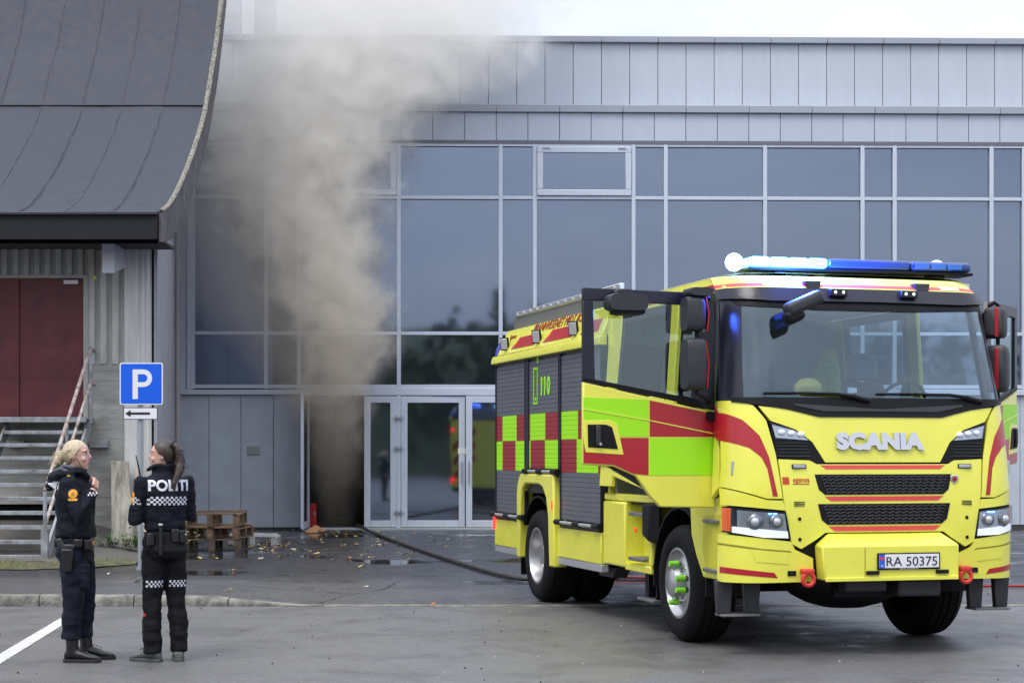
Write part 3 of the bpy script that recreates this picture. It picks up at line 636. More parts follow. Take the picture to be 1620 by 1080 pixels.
plate('arrow', [(-.21, 0), (-.135, .048), (-.135, .016), (.13, .016), (.13, -.016), (-.135, -.016), (-.135, -.048)], 2.165, .012, -.067, -.0647, MATS['sign black'], ap)
for zz in (2.82, 2.33, 2.165): MB().box(-.05, .05, -.05, .045, zz - .02, zz + .02).build('clamp', MATS['sign post'], sg)

# ------------------------------------------------------------------ hoses, wedges, extinguisher cabinet, leaves, weeds
def gpt(px, py, z=.05):
    d_ = 2820 * 1.6 / (py - 719); return Vector(((px - 810) / 2820 * d_, d_, z))
def spline(P, n=12):
    out = []
    for i in range(len(P) - 1):
        p0, p1, p2, p3 = P[max(i - 1, 0)], P[i], P[i + 1], P[min(i + 2, len(P) - 1)]
        for j in range(n):
            t = j / n; out.append(.5 * ((2 * p1) + (p2 - p0) * t + (2 * p0 - 5 * p1 + 4 * p2 - p3) * t * t + (3 * p1 - p0 - 3 * p2 + p3) * t ** 3))
    return out + [P[-1]]
hp = [Vector((-3.3, 41, .045)), Vector((-3.28, 38.4, .05)), Vector((-3.27, 37.85, .10)), gpt(590, 846, .05), gpt(625, 859, .045), gpt(670, 875, .045), gpt(720, 892, .045), gpt(772, 908, .045), gpt(815, 918.5, .045), gpt(850, 921, .045), Vector((1.2, 22.2, .045)), Vector((1.7, 21.2, .5))]
tag(MB().tube(spline(hp), .032, 10).build('fire_hose', mat('black hose', (.035, .033, .032), .55, var=.3, vscale=30, bump=.2, bscale=90), smooth=60), 'black fire hose running from the smoking doorway to the fire engine', 'hose')
hp = [Vector((.2, 22.6, .03)), Vector((1.3, 22.9, .03)), Vector((2.6, 22.4, .03)), Vector((4.2, 21.6, .03)), Vector((6.1, 21.35, .03)), Vector((9, 21.5, .03)), Vector((13, 22.5, .03))]
tag(MB().tube(spline(hp), .016, 10).build('red_hose', mat('red hose', (.30, .015, .025), .6, var=.2, vscale=20), smooth=60), 'thin red hose lying on the ground behind the fire engine', 'hose')
blk = mat('wedge wood', (.55, .28, .13), .75, var=.25, vscale=8)
def wedge(label, x_, y_, rz, l_=.26, z=.005):
    o = MB().prism([(-l_ / 2, 0), (l_ / 2, 0), (l_ / 2, .12), (l_ / 2 - .08, .12), (-l_ / 2, .03)], 'y', -.05, .05).build('door_wedge', blk, bevel=.005)
    o.location = (x_, y_, z); o.rotation_euler = (0, 0, R(rz)); tag(o, label, 'wedge', 'wooden wedges at the open door')
wedge('orange wooden wedge lying in front of the open door, nearest the road', -4.12, 36.6, 15)
wedge('orange wooden wedge touching the open door leaf', -4.02, 37.15, 175, .24)
cab_red = tag(empty('extinguisher_cabinet', (-4.315, 38.42, 0)), 'red steel cabinet standing just inside the smoking doorway', 'cabinet')
MB().box(-.10, .10, -.12, .12, 0, .56).build('case', mat('cabinet red', (.5, .012, .02), .4), cab_red, bevel=.01); MB().box(.06, .09, -.14, -.12, .3, .38).build('handle', hinge_m, cab_red)
leafm = [mat('leaf yellow', (.50, .36, .08), .7, var=.3, vscale=9), mat('leaf orange', (.42, .16, .04), .7), mat('leaf pale', (.50, .46, .33), .7)]
mb = MB()
for i in range(250):
    if i < 160: x_ = random.gauss(-3.6, 1.3); y_ = random.uniform(27, 37.6)
    elif i < 222: x_ = random.gauss(-4.4, .35); y_ = random.gauss(31.2, .8)
    else: x_ = random.uniform(-6, 8); y_ = random.uniform(17, 37)
    if y_ > 37.6 or (x_ < -5.3 and y_ > 29): continue
    r_ = random.uniform(.025, .062); t = random.uniform(0, 6.28); z_ = yz(x_, y_) + .012; tl = random.uniform(-.02, .05); mb.cur = random.choice((0, 0, 1, 2, 2))
    P = []
    for j in range(7):
        a_ = t + 2 * math.pi * j / 7; rr = r_ * (1 if j % 2 else .62) * random.uniform(.8, 1.2); P.append((x_ + rr * math.cos(a_), y_ + rr * math.sin(a_), z_ + random.uniform(0, .02) + tl * math.cos(a_) * .5))
    mb.add(P + [(x_, y_, z_)], [(j, (j + 1) % 7, 7) for j in range(7)])
tag(mb.build('fallen_leaves', leafm, fix=False), 'scattered yellow and brown fallen leaves on the wet asphalt', 'leaves', kind='stuff')
mb = MB()   # grit and specks on the road
for i in range(150):
    x_ = random.uniform(-6, 6); y_ = random.uniform(11.5, 18.6); r_ = random.uniform(.003, .009); mb.cur = int(random.random() < .35)
    mb.ball((x_, y_, r_ * .6), r_, n=5, m=3)
tag(mb.build('grit', [mat('grit dark', (.03, .03, .03), .8), mat('grit light', (.45, .44, .42), .8)], fix=False), 'loose grit and small stones scattered on the road', 'grit', kind='stuff')
weedm = mat('weed leaf', (.075, .20, .03), .55, var=.4, vscale=12)
def weed(label, x_, y_, z_, h, n, sp, m=weedm):
    mb = MB(); st = MB()
    for i in range(n):
        t = random.uniform(0, 6.28); rr = random.uniform(0, sp); hh = h * random.uniform(.35, 1); b_ = Vector((x_ + rr * math.cos(t), y_ + rr * math.sin(t) * .5, z_)); tip = b_ + Vector((random.uniform(-.1, .1), random.uniform(-.1, .1), hh))
        st.tube([b_, tip], [.004, .002], 4)
        for j in range(9):
            c_ = b_.lerp(tip, random.uniform(.25, 1)); a_ = random.uniform(0, 6.28); d_ = Vector((math.cos(a_), math.sin(a_), random.uniform(-.2, .6))) * random.uniform(.03, .075); s_ = d_.cross(Vector((0, 0, 1))).normalized() * d_.length * .33
            mb.add([c_, c_ + d_ * .5 + s_, c_ + d_, c_ + d_ * .5 - s_], [(0, 1, 2, 3)])
    w_ = tag(empty('weed', (x_, y_, z_)), label, 'weed'); 
    for nm, q, mm in (('leaves', mb, m), ('stem', st, mat('weed stem', (.08, .10, .03), .7))):
        o = q.build(nm, mm, None, fix=False); o.parent = w_; o.matrix_parent_inverse = Matrix.Translation((-x_, -y_, -z_))
weed('green leafy weed at the foot of the pinkish board', -5.95, 28.2, .12, .34, 34, .25)
weed('low green weed at the foot of the grey slab', -6.35, 28.1, .14, .2, 20, .25)
weed('dry seedy weed growing in front of the pallet stack', -5.35, 29.0, .03, .5, 26, .2, mat('dry weed', (.30, .26, .15), .8, var=.3, vscale=20))

# ------------------------------------------------------------------ woodland across the road, mirrored in the glass front
fol = mat('woodland foliage', (.050, .075, .028), .8, var=.7, vscale=.35, dark=(.022, .03, .014)); mb = MB()
def leafcloud(cx_, cy_, cz_, rx, rz, n, s_):
    for i in range(n):
        while True:
            p = Vector((random.uniform(-1, 1), random.uniform(-1, 1), random.uniform(-1, 1)))
            if .2 < p.length < 1: break
        p = p.normalized() * (p.length ** .4) * (1 + .25 * noise.noise(p * 2.1 + Vector((cx_, cy_, 0))))
        c_ = Vector((cx_ + p.x * rx, cy_ + p.y * rx, cz_ + p.z * rz)); a_ = Vector((random.gauss(0, 1), random.gauss(0, 1), random.gauss(0, 1))).normalized(); b_ = a_.orthogonal().normalized(); d_ = a_.cross(b_); q = s_ * random.uniform(.6, 1.3)
        mb.add([c_ + b_ * q, c_ + d_ * q, c_ - b_ * q, c_ - d_ * q], [(0, 1, 2, 3)])
for i in range(25):
    x_ = -82 + i * 5.1 + random.uniform(-1.5, 1.5); y_ = -52 - random.uniform(0, 10); h = random.uniform(10.4, 12.2) * (1.15 if i in (9, 10, 20) else 1)
    leafcloud(x_, y_, h * .5, random.uniform(3.4, 4.6), h * .5, 420, .42); mb.tube([(x_, y_, 0), (x_, y_, h * .5)], [.2, .1], 6)
for x_ in (-12, -8.5, 3, 6, 15, 27):   # spruces
    h = random.uniform(12.2, 14.0); y_ = -53 - random.uniform(0, 4)
    for j in range(26):
        f = j / 26; leafcloud(x_, y_, 1 + f * (h - 1), (1 - f) * 2.0 + .12, .35, 26, .26)
tag(mb.build('woodland', fol, fix=False), 'dark strip of woodland behind the photographer, mirrored in the glass front', 'woodland', kind='stuff')
tag(MB().sheet(lambda u, v: (u, v, interp(v, [(-300, 17), (-120, 15), (-70, 11.6), (-60, 9.6), (-48, 0.03)]) * interp(u, [(30, 1), (52, .12), (60, .05)]) + 1.0 * (u < 36) * noise.noise(Vector((u * .05, v * .05, 0))) * (v < -50)), [-300 + i * 12 for i in range(51)], [-300, -120, -90, -70, -62, -57, -52, -48]).build('hillside', mat('hillside', (.04, .055, .025), .9, var=.5, vscale=.3), smooth=60, fix=False), kind='structure')

# ------------------------------------------------------------------ fire engine (local frame: x to its left side seen from the front, y rearwards, origin under the front axle)
FE = tag(empty('fire_engine', (2.616, 15.63, 0), R(15.5)), 'yellow fire engine with red and lime checks, front cab doors open', 'fire engine')
yel = mat('fire engine yellow', (.80, .775, .085), .28, 0, var=.05, vscale=1.5, coat=.6, rvar=.07, bump=.02, bscale=25)
redp = mat('fire engine red', (.40, .008, .018), .33, coat=.3)
limep = mat('reflective lime', (.36, .80, .008), .38)
redsl = mat('shutter red', (.30, .022, .035), .42, .1)
coral = mat('reflective coral', (.75, .075, .07), .4)
blk_p = mat('black plastic', (.007, .007, .009), .5, var=.15, vscale=8, ior=1.3)
gry_p = mat('grey plastic', (.026, .027, .034), .5, var=.12, vscale=8)
navy_p = mat('cab trim dark', (.012, .012, .024), .33)
shut = mat('shutter grey', (.135, .145, .17), .42, .3, var=.08, vscale=5)
rub = mat('tyre rubber', (.009, .009, .010), .75, var=.3, vscale=12, bump=.15, bscale=60, ior=1.25)
rimm = mat('wheel alloy', (.46, .46, .47), .34, .85, var=.12, vscale=9)
chrome = mat('chrome', (.72, .72, .73), .12, 1)
silv = mat('silver trim', (.52, .53, .56), .38, .6)
stepm = mat('chequer step', (.22, .22, .22), .5, .7, var=.3, vscale=30)
clearg = thin_glass('clear lens', (.9, .92, .95), .9)
wsg = thin_glass('windscreen glass', (.76, .85, .92), .95, 1.78)
dwg = thin_glass('door glass', (.80, .87, .87), .95, 1.95)
amber = mat('amber lens', (.8, .12, .01), .25, emit=(1, .13, .01), estr=.2)
whiteL = mat('lamp white', (.8, .82, .85), .2, coat=.4)
redL = mat('red lamp', (.6, .01, .01), .25, emit=(1, .02, .02), estr=2.5)
XC = -.03
PRO = [(.3, -1.44), (.9, -1.46), (1.3, -1.45), (1.9, -1.38), (2.1, -1.34), (2.8, -1.17), (2.95, -1.10), (3.05, -.95), (3.1, -.7)]
HW = [(1.5, 1.275), (2.1, 1.235), (2.9, 1.165), (3.1, 1.12)]
def hw(z): return interp(z, HW)
def fy(x, z):
    w = hw(z); ax = min(abs(x), w); y = interp(z, PRO) + .06 * (ax / 1.25) ** 2
    if ax > w - .30:
        t = (ax - w + .30) / .30; y += .30 * (1 - math.sqrt(max(0, 1 - t * t)))
    return y
def fpt(x, z, off=0):
    w = hw(z); e = 1e-3; ax = max(-w, min(w, x)); n_ = Vector((0, -1, 0))
    if abs(ax) > w - .30:
        t = (abs(ax) - w + .30) / .30; a_ = math.asin(min(1, t)) ; n_ = Vector((math.copysign(math.sin(a_), x), -math.cos(a_), 0))
    return Vector((ax + XC, fy(ax, z), z)) + n_ * off
def fpoly(name, poly, m, parent=FE, off=0, th=.02, mirror=False, bevel=0):
    """panel in (x, z) wrapped on the cab front, th thick"""
    if mirror: poly = [(-a, b) for a, b in reversed(poly)]
    bm = bmesh.new(); bm.faces.new([bm.verts.new((a, 0, b)) for a, b in poly]); bmesh.ops.triangulate(bm, faces=bm.faces)
    xs_ = [p[0] for p in poly]; zs_ = [p[1] for p in poly]
    cutx = [0] + [v * s_ for v in (.1, .2, .3, .4, .5, .6, .7, .8, .85, .9, .96, 1.02, 1.07, 1.11, 1.15, 1.18, 1.205, 1.225, 1.245, 1.26, 1.268) for s_ in (-1, 1)]
    for c_ in cutx:
        if min(xs_) < c_ < max(xs_): bmesh.ops.bisect_plane(bm, geom=bm.verts[:] + bm.edges[:] + bm.faces[:], plane_co=(c_, 0, 0), plane_no=(1, 0, 0))
    for c_ in (.75, .9, 1.1, 1.3, 1.5, 1.7, 1.9, 2.1, 2.3, 2.55, 2.8, 2.88, 2.95, 3.0, 3.05):
        if min(zs_) < c_ < max(zs_): bmesh.ops.bisect_plane(bm, geom=bm.verts[:] + bm.edges[:] + bm.faces[:], plane_co=(0, 0, c_), plane_no=(0, 0, 1))
    bm.verts.ensure_lookup_table(); bm.verts.index_update(); n_ = len(bm.verts)
    V_ = [fpt(v.co.x, v.co.z, off) for v in bm.verts] + [fpt(v.co.x, v.co.z, off - th) for v in bm.verts]
    F_ = []
    for f in bm.faces:
        q = [v.index for v in f.verts]; F_ += [tuple(q), tuple(n_ + i for i in reversed(q))]
    for e in bm.edges:
        if len(e.link_faces) == 1:
            a, b = e.verts[0].index, e.verts[1].index; F_.append((a, b, n_ + b, n_ + a))
    bm.free(); return MB().add(V_, F_).build(name, m, parent, smooth=32)
def both(name, poly, m, parent=FE, **k): return fpoly(name, poly, m, parent, **k), fpoly(name, poly, m, parent, mirror=True, **k)
def sym(left): return left + [(-a, b) for a, b in reversed(left) if abs(a) > 1e-6]
def ftext(name, body, size, xc, zc, m, width=None, off=.006, ext=.003, parent=FE, **k):
    me = text_mesh(body, size, ext, width=width, **k)
    for v in me.vertices:
        x_, z_ = xc + v.co.x, zc + v.co.y; q = fpt(x_, z_, off + v.co.z); v.co = q
    return link(name, me, m, parent)
def B(name, m, x0, x1, y0, y1, z0, z1, parent=FE, bevel=.008, **k): return MB().box(x0, x1, y0, y1, z0, z1).build(name, m, parent, bevel=bevel, **k)

# --- chassis and wheels
MB().box(-.45, -.35, -1.3, 5.9, .62, .9).box(.35, .45, -1.3, 5.9, .62, .9).box(-.9, .9, -.1, .1, .42, .6).box(-.9, .9, 4.2, 4.4, .42, .6).box(-.35, .35, -1.2, .7, .45, 1.0).build('chassis', blk_p, FE)
MB().ball((-.05, -.75, .60), .55, .5, .28).build('engine_sump', blk_p, FE, smooth=60)
MB().box(-.32, .05, -1.35, -1.05, .50, .62).box(.12, .50, -1.40, -1.15, .46, .60).build('tow_bracket', gry_p, FE, bevel=.02)
MB().box(-.85, .85, .75, 5.9, .62, .75).box(-.75, .75, -1.25, .7, .62, .95).box(-1.05, -.5, .75, 1.9, .5, 1.1).box(.5, 1.2, .75, 2.0, .5, 1.15).box(-1.0, 1.0, 5.0, 5.9, .5, 1.0).box(-1.1, 1.1, 2.1, 3.5, .55, 1.2).build('tanks_and_shade_pan', blk_p, FE)  # tanks, plus a black pan added to keep light from under the truck
tyre_prof = [(.02, .30), (.0, .33), (-.005, .40), (.012, .455), (.05, .488), (.075, .497), (.078, .490), (.090, .490), (.093, .499), (.15, .502), (.153, .492), (.167, .492), (.17, .503), (.215, .503), (.218, .492), (.232, .492), (.235, .502), (.29, .499), (.293, .490), (.305, .490), (.31, .497), (.335, .488), (.37, .455), (.385, .40), (.38, .33), (.36, .30)]
tyre_me = MB().lathe(tyre_prof, 64, 'x', close=False).mesh('tyre')
rimF_me = MB().lathe([(.03, .30), (.015, .305), (.012, .285), (.05, .27), (.075, .25), (.06, .225), (.045, .20), (.035, .17), (.03, .14), (.0, .135), (-.04, .12), (-.06, .09), (-.065, .0)], 40, 'x', close=False).mesh('rim')
rimR_me = MB().lathe([(.03, .30), (.012, .308), (.010, .285), (.045, .272), (.12, .262), (.17, .25), (.185, .22), (.19, .15), (.17, .14), (.10, .12), (.07, .10), (.065, 0)], 40, 'x', close=False).mesh('rim')
for q in (tyre_me, rimF_me, rimR_me):
    bm = bmesh.new(); bm.from_mesh(q); bmesh.ops.recalc_face_normals(bm, faces=bm.faces); bm.to_mesh(q); bm.free()
    q.materials.append(rub if q is tyre_me else rimm); q.polygons.foreach_set('use_smooth', [True] * len(q.polygons)); q.set_sharp_from_angle(angle=R(35))
nut_me = MB().cyl((-.03, 0, 0), (.03, 0, 0), .017, n=6).mesh('wheel_nut'); nut_me.materials.append(chrome)
cap_me = MB().lathe([(-.06, 0), (-.06, .022), (-.01, .025), (.02, .028), (.02, 0)], 14, 'x').mesh('nut_cover'); cap_me.materials.append(mat('nut cover lime', (.30, .85, .05), .4))
def place(me, name, loc, parent, rot=(0, 0, 0)):
    o = bpy.data.objects.new(name, me); COL.objects.link(o); o.parent = parent; o.location = loc; o.rotation_euler = rot; return o
def wheel(x_, y_, side_, rear, green=False):
    w = empty('wheel', (x_, y_, .502), 0, FE); w.rotation_euler = (0, 0, 0 if side_ < 0 else math.pi)
    place(tyre_me, 'tyre', (0, 0, 0), w)
    if rear: place(tyre_me, 'tyre', (.41, 0, 0), w)
    r_ = place(rimR_me if rear else rimF_me, 'rim', (0, 0, 0), w)
    for i in range(10):
        a_ = 2 * math.pi * (i + .5) / 10; rr = .165 if not rear else .155; c_ = ((.03 if not rear else .17), rr * math.cos(a_), rr * math.sin(a_))
        if green and i in (2, 4, 5, 7): place(cap_me, 'nut_cover', (c_[0] - .03, c_[1] * 1.0, c_[2]), w)
        else: place(nut_me, 'wheel_nut', c_, w)
    return w
wheel(-1.255, 0, -1, False, True); wheel(1.255, 0, 1, False); wheel(-1.255, 4.3, -1, True); wheel(1.255, 4.3, 1, True)
for y_, x0 in ((0, .80), (4.3, .55)):
    for s_ in (-1, 1):
        mb = MB(); rr = .62
        for i in range(12):
            a0, a1 = R(-8 + i * 196 / 12), R(-8 + (i + 1) * 196 / 12); f = lambda a, x_, r_: (x_, y_ + r_ * math.cos(a), .52 + r_ * math.sin(a))
            xa, xb = s_ * x0, s_ * 1.23
            mb.hexa([f(a0, xa, rr), f(a0, xb, rr), f(a1, xb, rr), f(a1, xa, rr)], [f(a0, xa, rr + .02), f(a0, xb, rr + .02), f(a1, xb, rr + .02), f(a1, xa, rr + .02)])
        mb.build('wheel_arch_liner', blk_p, FE)
B('inner_wheel_wall', blk_p, -.82, .82, -.62, .65, .55, 1.3)
for s_ in (-1, 1):
    B('mud_flap', blk_p, *sorted((s_ * .75, s_ * 1.22)), 5.0, 5.02, .25, .9, bevel=0)
    B('mud_flap', blk_p, *sorted((s_ * .85, s_ * 1.18)), .68, .70, .3, .9, bevel=0)

# --- rear body
B('body_core', navy_p, -1.215, 1.215, 2.06, 6.04, 1.18, 2.66, bevel=0)
B('body_core', blk_p, -1.0, 1.0, 2.1, 6.0, .6, 1.18, bevel=0)
SL = .0485
def seg_at(shutter, row):
    A = {0: {0: [(6.03, 5.76, 1), (5.76, 5.15, 2), (5.15, 4.79, 1)], 1: [(6.03, 5.76, 2), (5.76, 5.20, 1), (5.20, 4.79, 2)]},
         1: {0: [(4.63, 4.60, 1), (4.60, 4.01, 2), (4.01, 3.50, 1)], 1: [(4.63, 4.58, 2), (4.58, 4.02, 1), (4.02, 3.50, 2)]},
         2: {0: [(3.42, 2.85, 2), (2.85, 2.10, 1)], 1: [(3.42, 2.89, 1), (2.89, 2.20, 2), (2.20, 2.10, 1)]}}
    return A[shutter][row]
YS = [(6.03, 4.79, .93), (4.63, 3.50, 1.45), (3.42, 2.10, .93)]
for s_ in (-1, 1):
    for i, (ya, yb, zb) in enumerate(YS):
        sh = empty('shutter', (0, 0, 0), 0, FE); mb = MB(); z_ = 2.63
        while z_ > zb + .001:
            z2 = max(z_ - SL, zb); zm = (z_ + z2) / 2
            sg_ = seg_at(i, 0) if 1.757 < zm < 2.07 else seg_at(i, 1) if 1.44 < zm <= 1.757 else [(ya, yb, 0)]
            for (a, b, c_) in sg_:
                mb.cur = c_; X0, X1, X2 = s_ * 1.232, s_ * 1.222, s_ * 1.2265; e_ = .0035
                mb.add([(X2, a, z_), (X2, b, z_), (X0, b, z_ - e_), (X0, a, z_ - e_), (X0, b, z2 + e_), (X0, a, z2 + e_), (X2, b, z2), (X2, a, z2)], [(0, 1, 2, 3), (3, 2, 4, 5), (5, 4, 6, 7)])
            z_ = z2
        mb.build('slats', [shut, redsl, limep], sh, fix=True)
        for yq in (ya, yb - .02): MB().box(*sorted((s_ * 1.2, s_ * 1.245)), yq, yq + .02, zb, 2.65).build('side_rail', navy_p, sh)
        # hinged bar with sleeves under each shutter
        xx = s_ * 1.275; MB().cyl((xx, ya - .02, zb - .03), (xx, yb + .02, zb - .03), .018, n=10).build('lift_bar', silv, sh, smooth=40)
        for t in (.02, .5, .98):
            yy = lerp(ya, yb, t); MB().cyl((xx, yy - .09, zb - .03), (xx, yy + .09, zb - .03), .03, n=10).box(*sorted((s_ * 1.22, s_ * 1.28)), yy - .03, yy + .03, zb - .06, zb).build('bar_sleeve', blk_p, sh, smooth=40)
        MB().box(*sorted((s_ * 1.21, s_ * 1.25)), yb, ya, zb - .085, zb - .05).build('ledge', navy_p, sh)
    X = lambda t: s_ * t
    for (a, b) in ((4.63, 4.79), (3.42, 3.50)): B('body_pillar', navy_p, *sorted((X(1.19), X(1.242))), a + .02, b - .02, 1.3, 2.64, bevel=.004)
    for (ya, yb) in ((6.05, 4.97), (3.50, 2.06)):
        B('lower_panel', yel, *sorted((X(1.18), X(1.25))), yb, ya, .535, .845, bevel=.01)
        B('trim_strip', silv, *sorted((X(1.17), X(1.245))), yb, ya, .46, .533, bevel=.005)
    ar = [(4.97, .45), (4.97, 1.16), (4.93, 1.30), (4.84, 1.385), (4.70, 1.395), (3.55, 1.395), (3.52, .42), (3.70, .42), (3.745, .95), (3.82, 1.14), (3.95, 1.25), (4.10, 1.28), (4.62, 1.28), (4.76, 1.22), (4.83, 1.08), (4.86, .45)]
    mb = MB().prism(ar, 'x', X(1.13), X(1.285)); mb.build('wheel_arch', yel, FE, bevel=.02)
    B('marker_lamp', redL, *sorted((X(1.285), X(1.295))), 3.56, 3.585, 1.02, 1.12, bevel=.003)
    # gutter, sloping fairing, upper locker wall and rail
    MB().prism([(X(1.19), 2.66), (X(1.285), 2.665), (X(1.285), 2.70), (X(1.265), 2.755), (X(1.19), 2.76)], 'y', 2.04, 6.09).build('gutter', yel, FE, bevel=.008)
    MB().prism([(X(1.0), 2.755), (X(1.262), 2.755), (X(1.235), 2.80), (X(1.13), 3.055), (X(1.0), 3.06)], 'y', 2.05, 5.92).build('fairing', yel, FE, bevel=.015)
    B('roof_locker', mat('locker grey', (.16, .165, .17), .5, .3), *sorted((X(.98), X(1.03))), 2.1, 6.0, 2.95, 3.21, bevel=.006)
    mb = MB().box(*sorted((X(.99), X(1.045))), 2.1, 5.86, 3.21, 3.275)
    mb.build('roof_rail', mat('rail alloy', (.55, .56, .58), .35, .7), FE, bevel=.012)
    bolt = MB().ball((0, 0, 0), .014, n=6, m=4).mesh('rail_bolt'); bolt.materials.append(chrome)
    for j in range(14): place(bolt, 'rail_bolt', (X(1.047), 2.25 + j * .27, 3.243), FE)
    def fair(y_, t, off=.0): # t 0 bottom .. 1 top of the slope
        a, b = Vector((1.235, 0, 2.80)), Vector((1.13, 0, 3.055)); p = a.lerp(b, t) + Vector((.925, 0, .38)).normalized() * off; return (s_ * p.x, y_, p.z)
    def fplate(name, yz_, m, off=.004, th=.01, par=FE): MB().hexa([fair(y_, t, off - th) for y_, t in yz_], [fair(y_, t, off) for y_, t in yz_]).build(name, m, par)
    for (a, b) in ((5.38, 4.42), (4.10, 3.05), (2.78, 2.2)):
        fplate('red_marking', [(a, .03), (b, .03), (b - .0, .52), (a - .22, .52)], redp, off=.006)
        fplate('orange_tip', [(a - .06, .16), (a - .17, .25), (a - .25, .53), (a - .21, .53)], amber if False else mat('orange tip', (.8, .25, .03), .4), off=.008)
    for y_ in (5.58, 4.26, 2.93):
        wl = empty('work_lamp', (0, 0, 0), 0, FE); p = Vector(fair(y_, .25, .05)); dn = Vector((s_ * .8, -.75, -.22)).normalized(); up = Vector((0, 0, 1)); rt = dn.cross(up).normalized(); u2 = rt.cross(dn)
        MB().obox(p, rt * .055, u2 * .075, dn * .016).build('housing', blk_p, wl, bevel=.008); MB().obox(p + dn * .017, rt * .043, u2 * .062, dn * .004).build('lens', silv, wl, bevel=.004)
        MB().bar(p - dn * .1, p, .03, .03).build('bracket', blk_p, wl)
    if s_ < 0:
        for body, yc, tc_, size, wd in (('BRANNVESENET MIDT IKS', 3.80, .60, .150, 1.78), ('Egenes', 5.50, .55, .075, .26)):
            me = text_mesh(body, size, .002, shear=.12, offset=.0, width=wd)
            for v in me.vertices: v.co = fair(yc - v.co.x, tc_ + v.co.y / .276, .005 + v.co.z)
            tag(link('lettering', me, mat('lettering brown red', (.30, .035, .012), .5), FE), kind='stuff')
        for ch, yc, wd in (('1', 4.13, .05), ('1', 4.01, .05), ('0', 3.87, .12)):
            me = text_mesh(ch, .26, .002, offset=.012, width=wd)
            for v in me.vertices: v.co = (-1.234 - .003 - v.co.z, yc - v.co.x, 2.25 + v.co.y)
            link('digit', me, limep, FE)
        # phone pictogram
        mb = MB(); P0 = lambda u, w: (4.37 - u, 2.17 + w)
        for (a, b, c_, d_) in ((-.08, .08, -.02, .0), (-.08, .08, .36, .38), (-.08, -.06, 0, .36), (.06, .08, 0, .36), (.06, .11, .43, .55), (-.02, .02, .02, .06)):
            y0, z0 = P0(a, c_); y1, z1 = P0(b, d_); mb.box(-1.238, -1.234, min(y0, y1), max(y0, y1), z0, z1)
        mb.build('phone_pictogram', limep, FE)
    # corner beacon
    bc = MB(); bc.rings([(X(1.13), 5.98, 2.76, .135, .13), (X(1.12), 5.97, 2.86, .125, .12), (X(1.11), 5.96, 2.94, .09, .09), (X(1.10), 5.95, 2.975, .03, .03)], 18); bc.build('corner_beacon', mat('blue beacon', (.02, .03, .30), .15, coat=.5), FE, smooth=50)
B('body_roof', mat('locker grey', (.16, .165, .17), .5, .3), -.98, .98, 2.1, 6.0, 2.7, 3.05, bevel=.01)
# ladders and gear on the roof edge stay inside the lockers; rear wall with chevrons (mirrored in the doors)
B('rear_wall', yel, -1.22, 1.22, 6.045, 6.075, .6, 2.66, bevel=.008)
for i in range(9):
    z0 = .4 + i * .42
    for s_ in (-1, 1):
        def cl(x_): return x_
        q = []
        P4 = [(s_ * 1.16, z0), (s_ * .42, z0 + .62), (s_ * .42, z0 + .84), (s_ * 1.16, z0 + .22)]
        if z0 + .84 > 2.6 or z0 < .6: continue
        MB().prism(P4, 'y', 6.0755, 6.082).build('chevron', redp, FE)
for s_ in (-1, 1):
    for z_ in (.85, 2.35): MB().cyl((s_ * 1.15, 6.07, z_), (s_ * 1.15, 6.10, z_), .06, n=14).build('rear_lamp', redL, FE, smooth=40)
    MB().box(*sorted((s_ * .9, s_ * 1.2)), 6.05, 6.12, .48, .56).build('rear_step', gry_p, FE)
    MB().box(*sorted((s_ * 1.22, s_ * 1.26)), 6.02, 6.09, .72, .92).build('rear_marker', redL, FE)

# --- cab front
backing = sym([(-1.255, .62), (-1.255, 1.95), (-1.0, 1.99), (-.5, 1.95), (0, 1.95)]); backing = [(-1.255, .64), (1.255, .64), (1.255, 1.98), (-1.255, 1.98)]
fpoly('front_backing', backing, blk_p, off=-.03, th=.05)
fpoly('bonnet', sym([(0, 1.905), (-.53, 1.905), (-.80, 1.965), (-1.03, 1.985), (-.945, 1.868), (-.74, 1.80), (-.605, 1.70), (-.505, 1.54), (0, 1.54)]), yel, off=.012, th=.04)
both('front_corner', [(-1.065, 1.99), (-.98, 1.87), (-.915, 1.60), (-.875, 1.255), (-1.0, 1.255), (-1.273, 1.345), (-1.24, 2.03), (-1.17, 2.03)], yel, off=.010, th=.04)
rs = [(-1.255, 1.945), (-1.14, 1.875), (-1.035, 1.75), (-.972, 1.58), (-.915, 1.275), (-.955, 1.275), (-.99, 1.49), (-1.03, 1.58), (-1.11, 1.655), (-1.262, 1.715)]
both('red_stripe', rs, redp, off=.0135, th=.005)
fpoly('grille_panel', sym([(0, 1.525), (-.575, 1.525), (-.635, 1.555), (-.895, 1.565), (-.865, 1.25), (-.80, .90), (-.72, .86), (-.60, .93), (-.52, .985), (0, .985)]), yel, off=.008, th=.04)
for zt, zb, nm in ((1.522, 1.49, 0), (1.274, 1.238, 1), (1.037, 1.0, 2)):
    a = [.55, .52, .49][nm]; fpoly('coral_stripe', [(-a, zt - .004), (a, zt - .004), (a - .05, zb - .004), (-a + .05, zb - .004)], coral, off=.0105, th=.005)
